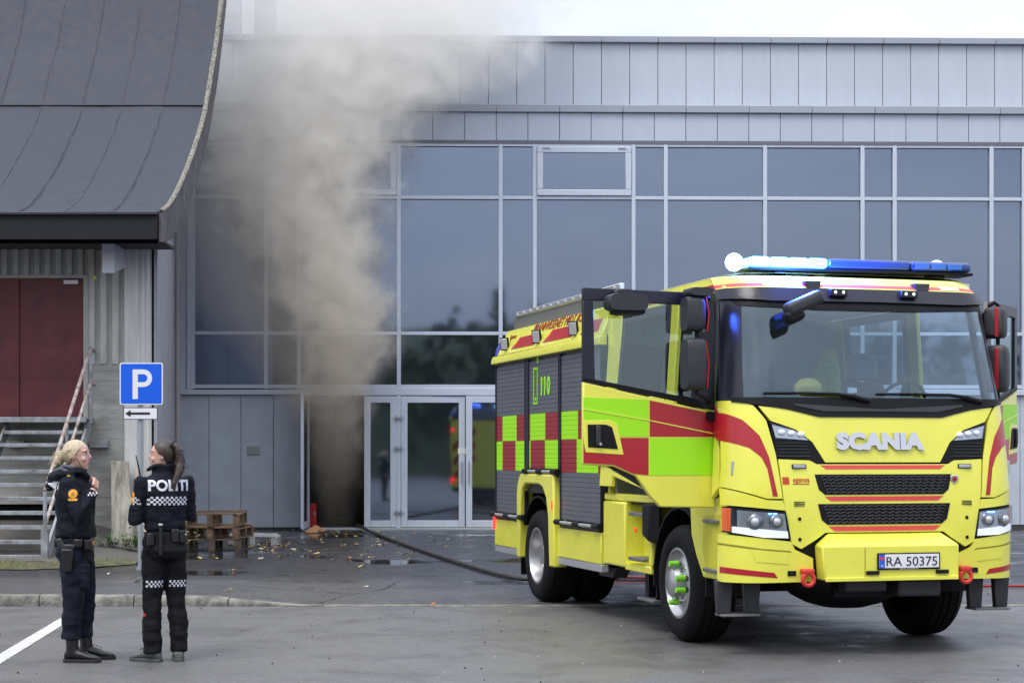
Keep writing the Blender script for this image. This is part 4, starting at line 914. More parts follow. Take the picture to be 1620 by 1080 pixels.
for zt, zb, a, b in ((1.445, 1.285, .60, .52), (1.212, 1.048, .58, .50)):
    gr = empty('grille', (0, 0, 0), 0, FE)
    fpoly('grille_frame', sym([(0, zt), (-a, zt), (-a + .03, zb + .04), (-b, zb), (0, zb)]), blk_p, gr, off=.0125, th=.01)
    mb = MB(); rows = 5
    for r_ in range(rows + 1):
        zz = lerp(zb + .018, zt - .018, r_ / rows); n_ = 34; aa = lerp(b, a - .03, r_ / rows) - .015
        mb.tube([fpt(lerp(-aa, aa, i / n_), zz + (.006 if i % 2 else -.006), .02) for i in range(n_ + 1)], .0035, 5)
        if r_ < rows:
            for i in range(r_ % 2, n_, 2): mb.tube([fpt(lerp(-aa, aa, i / n_), zz, .02), fpt(lerp(-aa, aa, i / n_), zz + (zt - zb) / rows * .85, .02)], .003, 4)
    mb.build('grille_mesh', mat('grille mesh', (.035, .036, .045), .35), gr)
# upper lamps with dark mesh below
for mir in (False, True):
    S = -1 if not mir else 1
    ul = empty('upper_lamp', (0, 0, 0), 0, FE)
    fpoly('lamp_mesh_panel', [(-.955, 1.865), (-.745, 1.795), (-.615, 1.705), (-.51, 1.535), (-.59, 1.53), (-.635, 1.562), (-.905, 1.575)], blk_p, ul, off=.008, th=.03, mirror=mir)
    fpoly('lamp_reflector', [(-.935, 1.835), (-.745, 1.79), (-.64, 1.715), (-.91, 1.735)], mat('lamp chrome', (.65, .66, .68), .18, .8), ul, off=.012, th=.01, mirror=mir)
    for q in (.70, .78, .86): MB().ball(fpt(S * q, 1.76 + (q - .7) * .1, .012), .034, .02, .026, n=12, m=8).build('lamp_bulb', whiteL, ul, smooth=60)
    fpoly('lamp_lens', [(-.945, 1.85), (-.745, 1.793), (-.635, 1.712), (-.915, 1.728)], clearg, ul, off=.024, th=.004, mirror=mir)
    mb = MB()
    for r_ in range(5):
        zz = 1.59 + r_ * .026; x1 = interp(zz, [(1.58, -.62), (1.70, -.66)]); mb.tube([fpt(S * lerp(.90, -x1, i / 12), zz, .013) for i in range(13)], .003, 4)
    mb.build('mesh_bars', MATS['grille mesh'], ul)
    # headlamp
    hl = empty('headlamp', (0, 0, 0), 0, FE)
    fpoly('lamp_housing', [(-1.268, 1.19), (-.835, 1.15), (-.81, .93), (-1.270, .985)], blk_p, hl, off=.006, th=.03, mirror=mir)
    fpoly('reflector', [(-1.20, 1.165), (-.86, 1.135), (-.838, .985), (-1.20, 1.02)], mat('lamp chrome', (.65, .66, .68), .18, .8), hl, off=.010, th=.01, mirror=mir)
    for q, rr in ((1.09, .066), (.93, .06)):
        c_ = fpt(S * q, 1.075, .012); n2 = (fpt(S * q, 1.075, .03) - c_).normalized()
        MB().tube([c_, c_ + n2 * .012, c_ + n2 * .02], [rr, rr * .9, rr * .6], 18).build('projector', mat('projector grey', (.22, .23, .25), .2, .8), hl, smooth=40)
        MB().ball(c_ + n2 * .012, rr * .55, rr * .55, rr * .55, n=14, m=8).build('bulb_lens', mat('bulb glass', (.5, .52, .55), .08, .3), hl, smooth=60)
    fpoly('day_light', [(-1.225, 1.035), (-.838, .998), (-.832, .945), (-1.03, .952), (-1.225, .988)], mat('day light', (.85, .87, .9), .3, emit=(1, 1, 1), estr=.45), hl, off=.016, th=.008, mirror=mir)
    fpoly('indicator', [(-1.268, 1.18), (-1.232, 1.177), (-1.235, .995), (-1.268, 1.0)], amber, hl, off=.012, th=.01, mirror=mir)
    fpoly('lamp_glass', [(-1.262, 1.183), (-.842, 1.145), (-.818, .94), (-1.263, .99)], clearg, hl, off=.03, th=.004, mirror=mir)
    for q in (.94, .98): MB().obox(fpt(S * q, 1.137, .018), (.012, 0, 0), (0, .004, 0), (0, 0, .006)).build('blue_flasher', mat('blue flasher', (.1, .2, .9), .3, emit=(.1, .3, 1), estr=6), hl)
    # bumper corner, brow over the headlamp, steps
    fpoly('lamp_brow', [(-1.274, 1.335), (-1.0, 1.245), (-.872, 1.24), (-.845, 1.162), (-1.272, 1.203)], yel, off=.008, th=.04, mirror=mir)
    fpoly('bumper_corner', [(-1.275, .972), (-.812, .918), (-.775, .855), (-.625, .785), (-.615, .60), (-1.275, .592)], yel, off=.012, th=.04, mirror=mir)
    fpoly('bumper_lip', [(-1.275, .90), (-1.05, .865), (-.82, .845), (-.80, .832), (-1.05, .85), (-1.275, .885)], mat('panel gap', (.25, .23, .02), .5), off=.0135, th=.004, mirror=mir)
    fpoly('red_marking', [(-1.272, .712), (-.945, .675), (-.915, .632), (-1.272, .664)], redp, off=.0145, th=.005, mirror=mir)
    fpoly('bumper_hatch', [(-1.12, .86), (-.84, .83), (-.83, .74), (-1.08, .76)], yel, off=.016, th=.006, mirror=mir)
    hk = empty('tow_shackle', (0, 0, 0), 0, FE); c_ = fpt(S * .69, .635, .075)
    mb = MB(); rr = .048; mb.tube([c_ + Vector((rr * math.cos(R(a_)), 0, -.012 + rr * math.sin(R(a_)))) for a_ in range(0, 361, 20)], .018, 10); mb.build('ring', mat('shackle red', (.62, .04, .03), .45), hk, smooth=60)
    MB().box(c_.x - .05, c_.x + .05, c_.y - .02, c_.y + .06, c_.z + .03, c_.z + .07).build('pin', MATS['shackle red'], hk, bevel=.012)
    MB().obox(fpt(S * .80, .668, .012), (.035, 0, 0), (0, .006, 0), (0, 0, .02)).build('bracket', blk_p, hk)
    MB().obox(fpt(S * .728, 1.508, .012), (.052, 0, 0), (0, .012, 0), (0, 0, .012)).build('flash_lamp', silv, FE, bevel=.004)
    MB().obox(fpt(S * .728, 1.508, .008), (.060, 0, 0), (0, .012, 0), (0, 0, .018)).build('flash_surround', gry_p, FE, bevel=.004)
    for zz in (1.095, .935): MB().cyl(fpt(S * .735, zz, .006), fpt(S * .735, zz, .014), .014, n=12).build('bumper_plug', blk_p, FE)
    mb = MB()
    for j in range(3): mb.obox(fpt(S * .735, 1.2 + j * .014, .010), (.045, 0, 0), (0, .003, 0), (0, 0, .003))
    mb.build('vent_slot', blk_p, FE)
    mb = MB().obox(fpt(S * 1.215, 1.495, .012), (.012, 0, 0), (0, .006, 0), (0, 0, .055)); mb.build('side_marker', silv, FE, bevel=.004)
    # folding steps below the bumper
    fs = empty('folding_step', (0, 0, 0), 0, FE)
    x0 = S * 1.12 + XC; MB().box(x0 - .16, x0 + .16, -1.2, -1.02, .315, .335).build('step_plate', stepm, fs, bevel=.004)
    for q in (-.12, .12): MB().hexa([(x0 + q - .055, -1.13, .33), (x0 + q + .055, -1.13, .33), (x0 + q + .055, -1.07, .33), (x0 + q - .055, -1.07, .33)], [(x0 + q - .075, -1.13, .60), (x0 + q + .075, -1.13, .60), (x0 + q + .075, -1.07, .60), (x0 + q - .075, -1.07, .60)]).build('step_arm', gry_p, fs, bevel=.01)
# winch box with number plate
wb = empty('winch_box', (0, 0, 0), 0, FE)
yb = -1.56
MB().add([(-.63, yb, .885), (.57, yb, .885), (.57, yb, .612), (-.60, yb, .612), (-.52, -1.44, .985), (.46, -1.44, .985), (.57, -1.40, .612), (-.60, -1.40, .612), (-.63, -1.42, .885), (.57, -1.42, .885)],
         [(0, 1, 2, 3), (0, 4, 5, 1), (0, 3, 7, 8), (0, 8, 4), (1, 9, 6, 2), (1, 5, 9), (3, 2, 6, 7), (4, 8, 7, 6, 9, 5)]).build('cover', yel, wb, bevel=.012)
MB().box(-.26, -.256, yb - .003, yb, .63, .87).build('seam', MATS['panel gap'], wb)
MB().box(-.60, .56, yb - .012, yb - .001, .605, .635).build('lower_flange', yel, wb, bevel=.003)
for x_ in (-.25, .36): MB().box(x_, x_ + .11, yb - .02, yb, .655, .685).build('latch', blk_p, wb, bevel=.004)
npl = empty('number_plate', (.118, yb, .758), 0, wb)
MB().box(-.275, .275, -.016, -.003, -.066, .066).build('plate_frame', blk_p, npl, bevel=.005)
MB().box(-.262, .262, -.021, -.0165, -.053, .055).build('plate', white, npl, bevel=.003)
MB().box(-.262, -.215, -.0225, -.0212, -.053, .055).build('blue_band', mat('plate blue', (.02, .11, .62), .4), npl)
MB().box(-.258, -.219, -.0238, -.0227, .012, .035).build('flag', mat('flag red', (.6, .05, .08), .4), npl)
me = text_mesh('RA 50375', .104, .001, width=.445)
for v in me.vertices: v.co = (v.co.x + .022, -.0225 - v.co.z, v.co.y - .036)
link('lettering', me, MATS['sign black'], npl)
me = text_mesh('N', .026, .0005)
for v in me.vertices: v.co = (v.co.x - .239, -.0232 - v.co.z, v.co.y - .044)
link('lettering', me, white, npl)
me = text_mesh('Egenes Brannteknikk', .016, .0005, width=.16)
for v in me.vertices: v.co = (v.co.x, -.0168 - v.co.z, v.co.y - .0635)
link('lettering', me, white, npl)
tx = text_mesh('SCANIA', .168, .008, offset=.012, spacing=1.06, width=.77); bm = bmesh.new(); bm.from_mesh(tx); seen = set()
bmesh.ops.remove_doubles(bm, verts=bm.verts, dist=1e-5); bm.verts.ensure_lookup_table()
for v0 in bm.verts:       # each raised letter is its own piece
    if v0.index in seen: continue
    isl, stack = [], [v0]; seen.add(v0.index)
    while stack:
        v = stack.pop(); isl.append(v)
        for e in v.link_edges:
            w = e.other_vert(v)
            if w.index not in seen: seen.add(w.index); stack.append(w)
    ix = {v.index: i for i, v in enumerate(isl)}; fs_ = {f for v in isl for f in v.link_faces}
    MB().add([fpt(-.025 + v.co.x, 1.652 + v.co.y, .026 + v.co.z) for v in isl], [tuple(ix[v.index] for v in f.verts) for f in fs_]).build('letter', mat('letter chrome', (.62, .63, .67), .25, .55), FE)
bm.free()
ftext('lettering', 'egenes', .062, -.715, 1.385, mat('logo red', (.55, .06, .02), .5), width=.135, off=.012, ext=.001)
lg = [(-.87, 1.425), (-.82, 1.425), (-.815, 1.40), (-.85, 1.395), (-.85, 1.385), (-.815, 1.385), (-.815, 1.368), (-.87, 1.368)]
fpoly('logo_mark', lg, MATS['logo red'], off=.0115, th=.003); fpoly('logo_underline', [(-.785, 1.374), (-.65, 1.374), (-.65, 1.368), (-.785, 1.368)], MATS['logo red'], off=.0115, th=.003)
em = empty('emblem', (0, 0, 0), 0, FE); c_ = fpt(.625, 1.405, .012)
MB().prism([(c_.x - .035, c_.z + .03), (c_.x + .035, c_.z + .03), (c_.x + .036, c_.z - .005), (c_.x, c_.z - .045), (c_.x - .036, c_.z - .005)], 'y', c_.y - .008, c_.y + .01).build('shield', chrome, em, bevel=.004)
MB().ball((c_.x, c_.y - .008, c_.z), .022, .004, .024, n=12, m=8).build('badge', mat('badge red', (.25, .02, .02), .4), em, smooth=60)
# black cowl, wipers, header, windscreen
fpoly('cowl', sym([(0, 1.90), (-.54, 1.90), (-.80, 1.96), (-1.19, 2.02), (-1.19, 2.055), (0, 2.055)]), blk_p, off=.02, th=.05)
fpoly('cowl_ridge', sym([(0, 1.945), (-.50, 1.945), (-.74, 1.99), (-.74, 2.005), (0, 1.965)]), gry_p, off=.028, th=.01)
fpoly('windscreen', [(-1.145, 2.04), (1.145, 2.04), (1.09, 2.86), (-1.09, 2.86)], wsg, off=0, th=.006)
both('screen_border', [(-1.235, 2.03), (-1.13, 2.03), (-1.065, 2.86), (-1.165, 2.86)], navy_p, off=.004, th=.016)
fpoly('screen_border', sym([(0, 2.87), (-1.13, 2.87), (-1.10, 2.80), (-.95, 2.785), (-.55, 2.785), (-.42, 2.765), (0, 2.765)]), blk_p, off=.006, th=.012)
fpoly('sun_visor', sym([(0, 2.945), (-1.155, 2.945), (-1.165, 2.86), (-1.02, 2.85), (-.85, 2.835), (0, 2.84)]), navy_p, off=.03, th=.035)
fpoly('roof_front', [(-1.135, 3.06), (1.135, 3.06), (1.162, 2.948), (-1.162, 2.948)], yel, off=.012, th=.04)
fpoly('roof_stripe', [(-1.15, 2.988), (1.15, 2.988), (1.16, 2.958), (-1.16, 2.958)], coral, off=.0145, th=.004)
both('roof_marker', [(-.88, 2.990), (-.71, 2.990), (-.71, 2.962), (-.88, 2.962)], whiteL, off=.022, th=.01)
for q in (-.46, .52):
    c_ = fpt(q, 2.975, .012); MB().hexa([(c_.x - .05, c_.y - .05, c_.z - .035), (c_.x + .05, c_.y - .05, c_.z - .035), (c_.x + .05, c_.y + .06, c_.z - .035), (c_.x - .05, c_.y + .06, c_.z - .035)], [(c_.x - .075, c_.y - .04, c_.z + .035), (c_.x + .075, c_.y - .04, c_.z + .035), (c_.x + .075, c_.y + .07, c_.z + .035), (c_.x - .075, c_.y + .07, c_.z + .035)]).build('roof_camera', gry_p, FE, bevel=.008)
for q in (-.27, .36):
    c_ = fpt(q, 2.91, .05); dl_ = empty('flash_unit', (0, 0, 0), 0, FE); MB().obox(c_, (.075, 0, 0), (0, .03, 0), (0, 0, .03)).build('housing', navy_p, dl_, bevel=.008)
    for t in (-.035, .035): MB().ball(c_ + Vector((t, -.03, .002)), .012, .006, .012, n=10, m=6).build('led', mat('led white', (.8, .85, 1), .2, emit=(.8, .9, 1), estr=1.5), dl_)
for x0, x1, x2 in ((-.10, -.40, -.98), (.92, .62, -.02)):
    wi = empty('wiper', (0, 0, 0), 0, FE)
    MB().tube([fpt(x0, 2.03, .03), fpt(lerp(x0, x1, .5), 2.065, .045), fpt(x1, 2.085, .04), fpt(lerp(x1, x2, .45), 2.088, .032)], [.022, .018, .012, .008], 8).build('arm', blk_p, wi, smooth=50)
    MB().tube([fpt(lerp(x0, x2, .12), 2.075, .014), fpt(lerp(x0, x2, .55), 2.092, .018), fpt(x2, 2.088, .012)], .009, 6).build('blade', blk_p, wi)

# --- cab roof, sides and rear
def roof_pt(u, v):
    w = 1.13; x_ = u * w; y_ = lerp(fy(x_, 3.06) + .0, 1.98, v); e = max(0, abs(u) - .75) / .25
    return (x_ + XC, y_, 3.06 + .075 * math.sin(math.pi * min(.5, .12 + v * 1.6)) * (1 - abs(u) ** 6) - .0 * e)
MB().sheet(roof_pt, [-1, -.97, -.92, -.84, -.7, -.5, -.25, 0, .25, .5, .7, .84, .92, .97, 1], [0, .03, .07, .12, .2, .35, .6, .9, 1]).build('cab_roof', yel, FE, smooth=50, fix=False)
MB().box(-1.12, 1.1, -.80, 1.92, 2.93, 3.05).build('roof_lining', mat('cab lining', (.50, .51, .50), .8), FE)
MB().box(-1.15, 1.12, 1.86, 1.925, 1.2, 2.92).build('rear_fill_lining', MATS['cab lining'], FE)  # pale lining added to brighten the cab interior
MB().box(-1.2, 1.18, 1.93, 1.98, 1.2, 3.05).build('cab_rear_wall', yel, FE)
MB().box(-1.18, 1.18, -1.15, 1.93, 1.14, 1.2).build('cab_floor', blk_p, FE)
def side_x(z): return interp(z, [(1.5, 1.262), (2.1, 1.225), (2.9, 1.155), (3.1, 1.12)])
def spanel(name, poly, m, s_, off=0, th=.04, bevel=.006, par=FE):
    """panel on the cab side, poly in (y, z)"""
    n_ = len(poly); out = [(s_ * (side_x(z) + off) + XC, y_, z) for y_, z in poly]; inn = [(s_ * (side_x(z) + off - th) + XC, y_, z) for y_, z in poly]
    return MB().add(out + inn, [tuple(range(n_)), tuple(range(2 * n_ - 1, n_ - 1, -1))] + [(i, (i + 1) % n_, n_ + (i + 1) % n_, n_ + i) for i in range(n_)]).build(name, m, par, bevel=bevel)
for s_ in (-1, 1):
    spanel('front_pillar', [(-.99, 2.02), (-.90, 2.02), (-.72, 2.92), (-.76, 2.935)], navy_p, s_)
    spanel('corner_side', [(-1.08, 1.335), (-.93, 1.25), (-.93, 2.03), (-.995, 2.03)], yel, s_, off=.012)
    spanel('red_stripe', [(-1.04, 1.715), (-.93, 1.76), (-.93, 2.0), (-1.005, 1.945)], redp, s_, off=.0155, th=.004, bevel=0)
    spanel('door_pillar', [(.12, 1.2), (.30, 1.2), (.30, 2.92), (.12, 2.92)], yel, s_)
    spanel('roof_side', [(-.75, 2.925), (1.98, 2.925), (1.98, 3.065), (-.60, 3.065)], yel, s_)
    spanel('roof_stripe', [(-.72, 2.955), (1.9, 2.955), (1.9, 3.0), (-.66, 3.0)], redp, s_, off=.003, th=.004, bevel=0)
    cd = empty('crew_door', (0, 0, 0), 0, FE)
    spanel('door_panel', [(.32, 1.24), (1.60, 1.40), (1.60, 2.12), (.32, 2.12)], yel, s_, par=cd)
    spanel('check', [(.32, 1.75), (.9, 1.75), (.9, 2.05), (.32, 2.05)], limep, s_, off=.003, th=.004, bevel=0, par=cd)
    spanel('check', [(.9, 1.75), (1.6, 1.75), (1.6, 2.05), (.9, 2.05)], redp, s_, off=.003, th=.004, bevel=0, par=cd)
    spanel('check', [(.9, 1.45), (1.6, 1.45), (1.6, 1.75), (.9, 1.75)], limep, s_, off=.003, th=.004, bevel=0, par=cd)
    for (a, b) in ((.32, .40), (1.52, 1.60)): spanel('window_frame', [(a, 2.12), (b, 2.12), (b, 2.92), (a, 2.92)], navy_p, s_, par=cd)
    spanel('window_frame', [(.40, 2.84), (1.52, 2.84), (1.52, 2.92), (.40, 2.92)], navy_p, s_, par=cd)
    spanel('pane', [(.40, 2.12), (1.52, 2.12), (1.52, 2.84), (.40, 2.84)], dwg, s_, off=-.015, th=.006, bevel=0, par=cd)
    spanel('handle_recess', [(1.28, 1.48), (1.50, 1.48), (1.50, 1.66), (1.28, 1.66)], blk_p, s_, off=.006, th=.01, par=cd)
    spanel('rear_quarter', [(1.62, 1.30), (1.98, 1.30), (1.98, 2.92), (1.62, 2.92)], yel, s_)
    spanel('red_marking', [(1.64, 1.5), (1.96, 1.5), (1.96, 1.72), (1.64, 1.72)], redp, s_, off=.003, th=.004, bevel=0)
    X = lambda t: s_ * t
    # front step panel between bumper corner and wheel
    MB().prism([(-1.12, .592), (-1.12, 1.33), (-.93, 1.26), (-.30, 1.16), (-.33, .93), (-.44, .76), (-.60, .585)], 'x', X(1.245), X(1.10)).build('step_panel', yel, FE, bevel=.015)
    MB().prism([(-.99, .64), (-.99, 1.12), (-.62, 1.10), (-.60, .82), (-.68, .66)], 'x', X(1.249), X(1.2)).build('recess_shade_plate', mat('recess shade yellow', (.55, .51, .03), .5), FE)  # plate proud of the panel; its darker yellow paints the shade of a recess
    for zz in (1.045, .645): MB().box(*sorted((X(1.14), X(1.275))), -.97, -.66, zz, zz + .03).build('step', stepm, FE, bevel=.006)
    # arch trim
    # crew step box
    MB().box(*sorted((X(.95), X(1.25))), 1.36, 1.99, .55, 1.16).build('step_box', yel, FE, bevel=.02)
    MB().box(*sorted((X(1.0), X(1.235))), .62, 2.0, 1.165, 1.235).build('step_box_lid', yel, FE, bevel=.015)
    MB().box(*sorted((X(.98), X(1.06))), .66, 1.36, .55, 1.16).build('step_back', yel, FE)
    MB().box(*sorted((X(1.06), X(1.245))), .66, 1.36, .53, .60).build('step_floor', yel, FE, bevel=.01)
    MB().box(*sorted((X(1.06), X(1.245))), .64, .72, .60, 1.16).build('step_side', yel, FE, bevel=.01)
    for zz in (1.04, .63): MB().box(*sorted((X(1.08), X(1.27))), .80, 1.20, zz, zz + .035).build('step', stepm, FE, bevel=.006)
    MB().hexa([(X(1.2), .52, .80), (X(1.29), .60, .82), (X(1.29), .78, .88), (X(1.2), .80, .86)], [(X(1.2), .52, 1.17), (X(1.29), .60, 1.17), (X(1.29), .78, 1.15), (X(1.2), .80, 1.17)]).build('arch_deflector', blk_p, FE, bevel=.02)
    MB().box(*sorted((X(1.245), X(1.26))), 1.02, 1.08, .89, .935).build('side_indicator', amber, FE, bevel=.004)
    fs = empty('folding_step', (0, 0, 0), 0, FE); MB().box(*sorted((X(1.0), X(1.22))), .66, 1.10, .275, .30).build('step_plate', stepm, fs, bevel=.004)
    for q in (.72, 1.02): MB().box(*sorted((X(1.08), X(1.15))), q - .05, q + .05, .30, .55).build('step_arm', blk_p, fs)
    MB().prism([(2.15, .40), (2.55, .40), (2.65, .5), (2.05, .5)], 'x', X(.95), X(1.1)).build('outrigger', gry_p, FE)
# --- front doors. local to hinge: u along the door away from the hinge, z up, outer face at w = 0
def cab_door(s_, ang):
    d = empty('cab_door', (s_ * 1.232 + XC, -.905, 0), 0, FE); d.rotation_euler = (0, 0, s_ * -1 * 0)
    # closed door runs rearwards (+y) with its outer face outwards; opening turns it about the hinge
    d.rotation_euler = (0, 0, -ang if s_ < 0 else ang)
    d.rotation_euler = (0, 0, ang * (1 if s_ < 0 else -1))
    def P(u, z, w): return (s_ * w, u, z)
    def pan(name, poly, m, w0, w1, par=d, bevel=.006):
        n_ = len(poly); return MB().add([P(u, z, w1) for u, z in poly] + [P(u, z, w0) for u, z in poly], [tuple(range(n_)), tuple(range(2 * n_ - 1, n_ - 1, -1))] + [(i, (i + 1) % n_, n_ + (i + 1) % n_, n_ + i) for i in range(n_)]).build(name, m, par, bevel=bevel)
    U = lambda x_: -(x_ + 1.172)      # from the traced x on the opened door to u
    belt = [(0, 1.955), (.2, 1.985), (1.12, 2.178)]
    body = [(0, 1.955), (.2, 1.985), (1.12, 2.178), (1.12, 1.52), (.86, 1.505), (.68, 1.43), (.56, 1.27), (.47, 1.18), (0, 1.17)]
    pan('door_panel', body, yel, -.05, .0, bevel=.012)
    zb = lambda u: interp(u, belt)
    pan('check', [(.57, 1.745), (1.117, 1.745), (1.117, 2.055), (.57, 2.04)], limep, 0.0005, .003, bevel=0)
    pan('check', [(0.01, 1.745), (.56, 1.745), (.56, 2.035), (0.01, 1.93)], redp, .0005, .003, bevel=0)
    pan('check', [(0.01, 1.435), (.56, 1.435), (.56, 1.735), (0.01, 1.735)], limep, .0005, .003, bevel=0)
    pan('check', [(.57, 1.435), (.70, 1.45), (.86, 1.52), (1.117, 1.535), (1.117, 1.735), (.57, 1.735)], redp, .0005, .003, bevel=0)
    pan('door_crease', [(0.01, 1.775), (.57, 1.88), (1.117, 1.965), (1.117, 1.958), (.57, 1.872), (0.01, 1.765)], yel, .003, .007, bevel=0)
    hr = pan('handle_surround', [(.78, 1.60), (1.10, 1.62), (1.115, 1.70), (1.115, 1.87), (.90, 1.875), (.84, 1.85)], yel, .001, .006, bevel=.003)
    pan('handle_recess', [(.83, 1.645), (1.08, 1.66), (1.085, 1.84), (.93, 1.84), (.88, 1.82)], blk_p, .0065, .012, hr, bevel=.003)
    pan('handle', [(.98, 1.67), (1.02, 1.67), (1.02, 1.83), (.98, 1.83)], gry_p, .0125, .035, hr, bevel=.008)
    o = MB().cyl(P(.985, 1.685, .035), P(.985, 1.685, .04), .012, n=10).build('lock', chrome, hr)
    # window frame, pane, inner trim
    fr = empty('window', (0, 0, 0), 0, d)
    pan('frame_rail', [(.0, 2.795), (.06, 2.905), (1.12, 2.925), (1.12, 2.82), (1.04, 2.82), (.93, 2.825), (.12, 2.80)], navy_p, -.045, .002, fr)
    pan('frame_rail', [(1.02, 2.19), (1.12, 2.21), (1.12, 2.82), (1.035, 2.82)], navy_p, -.045, .0025, fr)
    pan('frame_rail', [(0, 1.96), (.1, 1.985), (.20, 2.05), (.13, 2.81), (0, 2.80)], navy_p, -.045, .0025, fr)
    pan('frame_rail', [(.1, 1.985), (1.12, 2.183), (1.12, 2.215), (.15, 2.045)], blk_p, -.045, .006, fr)
    pan('pane', [(.15, 2.0), (1.05, 2.17), (1.07, 2.84), (.10, 2.83)], dwg, -.02, -.014, fr, bevel=0)
    pan('inner_trim', [(.02, 1.25), (.45, 1.25), (1.06, 1.6), (1.06, 2.12), (.02, 1.9)], gry_p, -.09, -.052)
    pan('hinge_cover', [(-.05, 1.86), (.08, 1.88), (.07, 1.95), (-.05, 1.94)], blk_p, -.02, .045)
    # mirrors on the outside of the door front edge
    mr_ = empty('mirror', (0, 0, 0), 0, d)
    def mirr(u0, u1, z0, z1, w0, w1, taper=0):
        mb = MB(); c_ = ((u0 + u1) / 2, (z0 + z1) / 2)
        rs = []
        V_ = []; n_ = 20
        for (k, w) in ((.80, w0), (.97, lerp(w0, w1, .12)), (1, lerp(w0, w1, .35)), (.99, lerp(w0, w1, .8)), (.94, w1)):
            for i in range(n_):
                t = 2 * math.pi * i / n_; ct, st = math.cos(t), math.sin(t); uu = c_[0] + k * (u1 - u0) / 2 * math.copysign(abs(ct) ** .45, ct); zz = c_[1] + k * (z1 - z0) / 2 * math.copysign(abs(st) ** .45, st)
                V_.append((uu, zz, w))
        return V_, n_
    def mbox(name, u0, u1, z0, z1, w0, w1, m, par):
        V_, n_ = mirr(u0, u1, z0, z1, w0, w1); mb = MB(); mb.add([P(u, z, w) for u, z, w in V_], [(j * n_ + i, j * n_ + (i + 1) % n_, (j + 1) * n_ + (i + 1) % n_, (j + 1) * n_ + i) for j in range(4) for i in range(n_)] + [tuple(range(n_)), tuple(range(4 * n_, 5 * n_))]); return mb.build(name, m, par, smooth=45)
    # housings face sideways out of the cab when the door is shut: thin in u, wide in w
    def housing(name, u0, u1, z0, z1, w0, w1):
        mb = MB(); n_ = 20; V_ = []; c_ = ((w0 + w1) / 2, (z0 + z1) / 2)
        for (k, u) in ((.80, u0), (.97, lerp(u0, u1, .15)), (1, lerp(u0, u1, .45)), (.98, lerp(u0, u1, .85)), (.93, u1)):
            for i in range(n_):
                t = 2 * math.pi * i / n_; ct, st = math.cos(t), math.sin(t)
                V_.append(P(u, c_[1] + k * (z1 - z0) / 2 * math.copysign(abs(st) ** .4, st), c_[0] + k * (w1 - w0) / 2 * math.copysign(abs(ct) ** .4, ct)))
        mb.add(V_, [(j * n_ + i, j * n_ + (i + 1) % n_, (j + 1) * n_ + (i + 1) % n_, (j + 1) * n_ + i) for j in range(4) for i in range(n_)] + [tuple(range(n_)), tuple(range(4 * n_, 5 * n_))]); return mb.build(name, gry_p, mr_, smooth=45)
    if s_ < 0:
        housing('mirror_housing', .165, .325, 2.58, 2.86, .06, .24); housing('mirror_housing', .15, .325, 2.11, 2.53, .06, .25)
        for z0, z1 in ((2.58, 2.85), (2.13, 2.50)):
            MB().add([P(.148, z0, .09), P(.148, z0, .22), P(.148, z1, .22), P(.148, z1, .09)], [(0, 1, 2, 3)]).build('mirror_glass', mat('mirror glass', (.7, .72, .75), .03, 1), mr_, fix=False)
            MB().tube([P(.16, z0, .235), P(.15, (z0 + z1) / 2, .245), P(.17, z1, .235)], .006, 6).build('red_edge', redp, mr_, smooth=50)
    else:
        housing('mirror_housing', -.03, .13, 2.58, 2.85, -.03, .15); housing('mirror_housing', -.03, .13, 2.12, 2.53, -.01, .17)
        for z0, z1 in ((2.59, 2.84), (2.15, 2.50)): MB().box(*sorted((s_ * .075, s_ * .105)), -.042, -.02, z0, z1).build('red_edge', redp, mr_, bevel=.004)
    wm, um = (.16, .22) if s_ < 0 else (.07, .10); MB().tube([P(.05, 2.02, .0), P(.08, 2.03, wm * .7), P(um, 2.08, wm), P(um, 2.87, wm), P(um * .8, 2.89, wm * .6), P(.05, 2.86, 0)], .018, 8).build('mirror_arm', blk_p, mr_, smooth=50)
    # kerb mirror over the window
    km = empty('kerb_mirror', (0, 0, 0), 0, d)
    if s_ < 0:
        mb = MB(); cu, cz = .80, 2.80; mb.add([], [])
        for nm, (a, b, c_, e_), w0, w1, m in (('mirror_hood', (.64, .97, 2.73, 2.87), .02, .22, gry_p), ('mirror_bracket', (.73, .88, 2.83, 2.91), .0, .12, gry_p)):
            mbox(nm, a, b, c_, e_, w0, w1, m, km)
        mbox('hood_lip', .66, .92, 2.70, 2.76, .03, .2, blk_p, km)
        mbox('mirror_hood', .10, .30, 2.86, 2.93, .02, .24, gry_p, km)
    return d
cab_door(-1, R(90)); cab_door(1, R(44))
# front mirror on the header
fm = empty('front_mirror', (0, 0, 0), 0, FE); c_ = fpt(-.66, 2.80, .20)
MB().tube([fpt(-.50, 2.88, .02), fpt(-.55, 2.87, .12), c_], .02, 8).build('arm', blk_p, fm, smooth=50)
q = Vector((.92, 0, .39)); r_ = Vector((-.39, 0, .92)); MB().obox(c_, q * .17, r_ * .055, (0, .07, 0)).build('housing', gry_p, fm, bevel=.04, seg=4)
MB().obox(c_ - q * .12 - r_ * .06, q * .08, r_ * .05, (0, .06, 0)).build('mirror_glass', blk_p, fm, bevel=.03, seg=3)
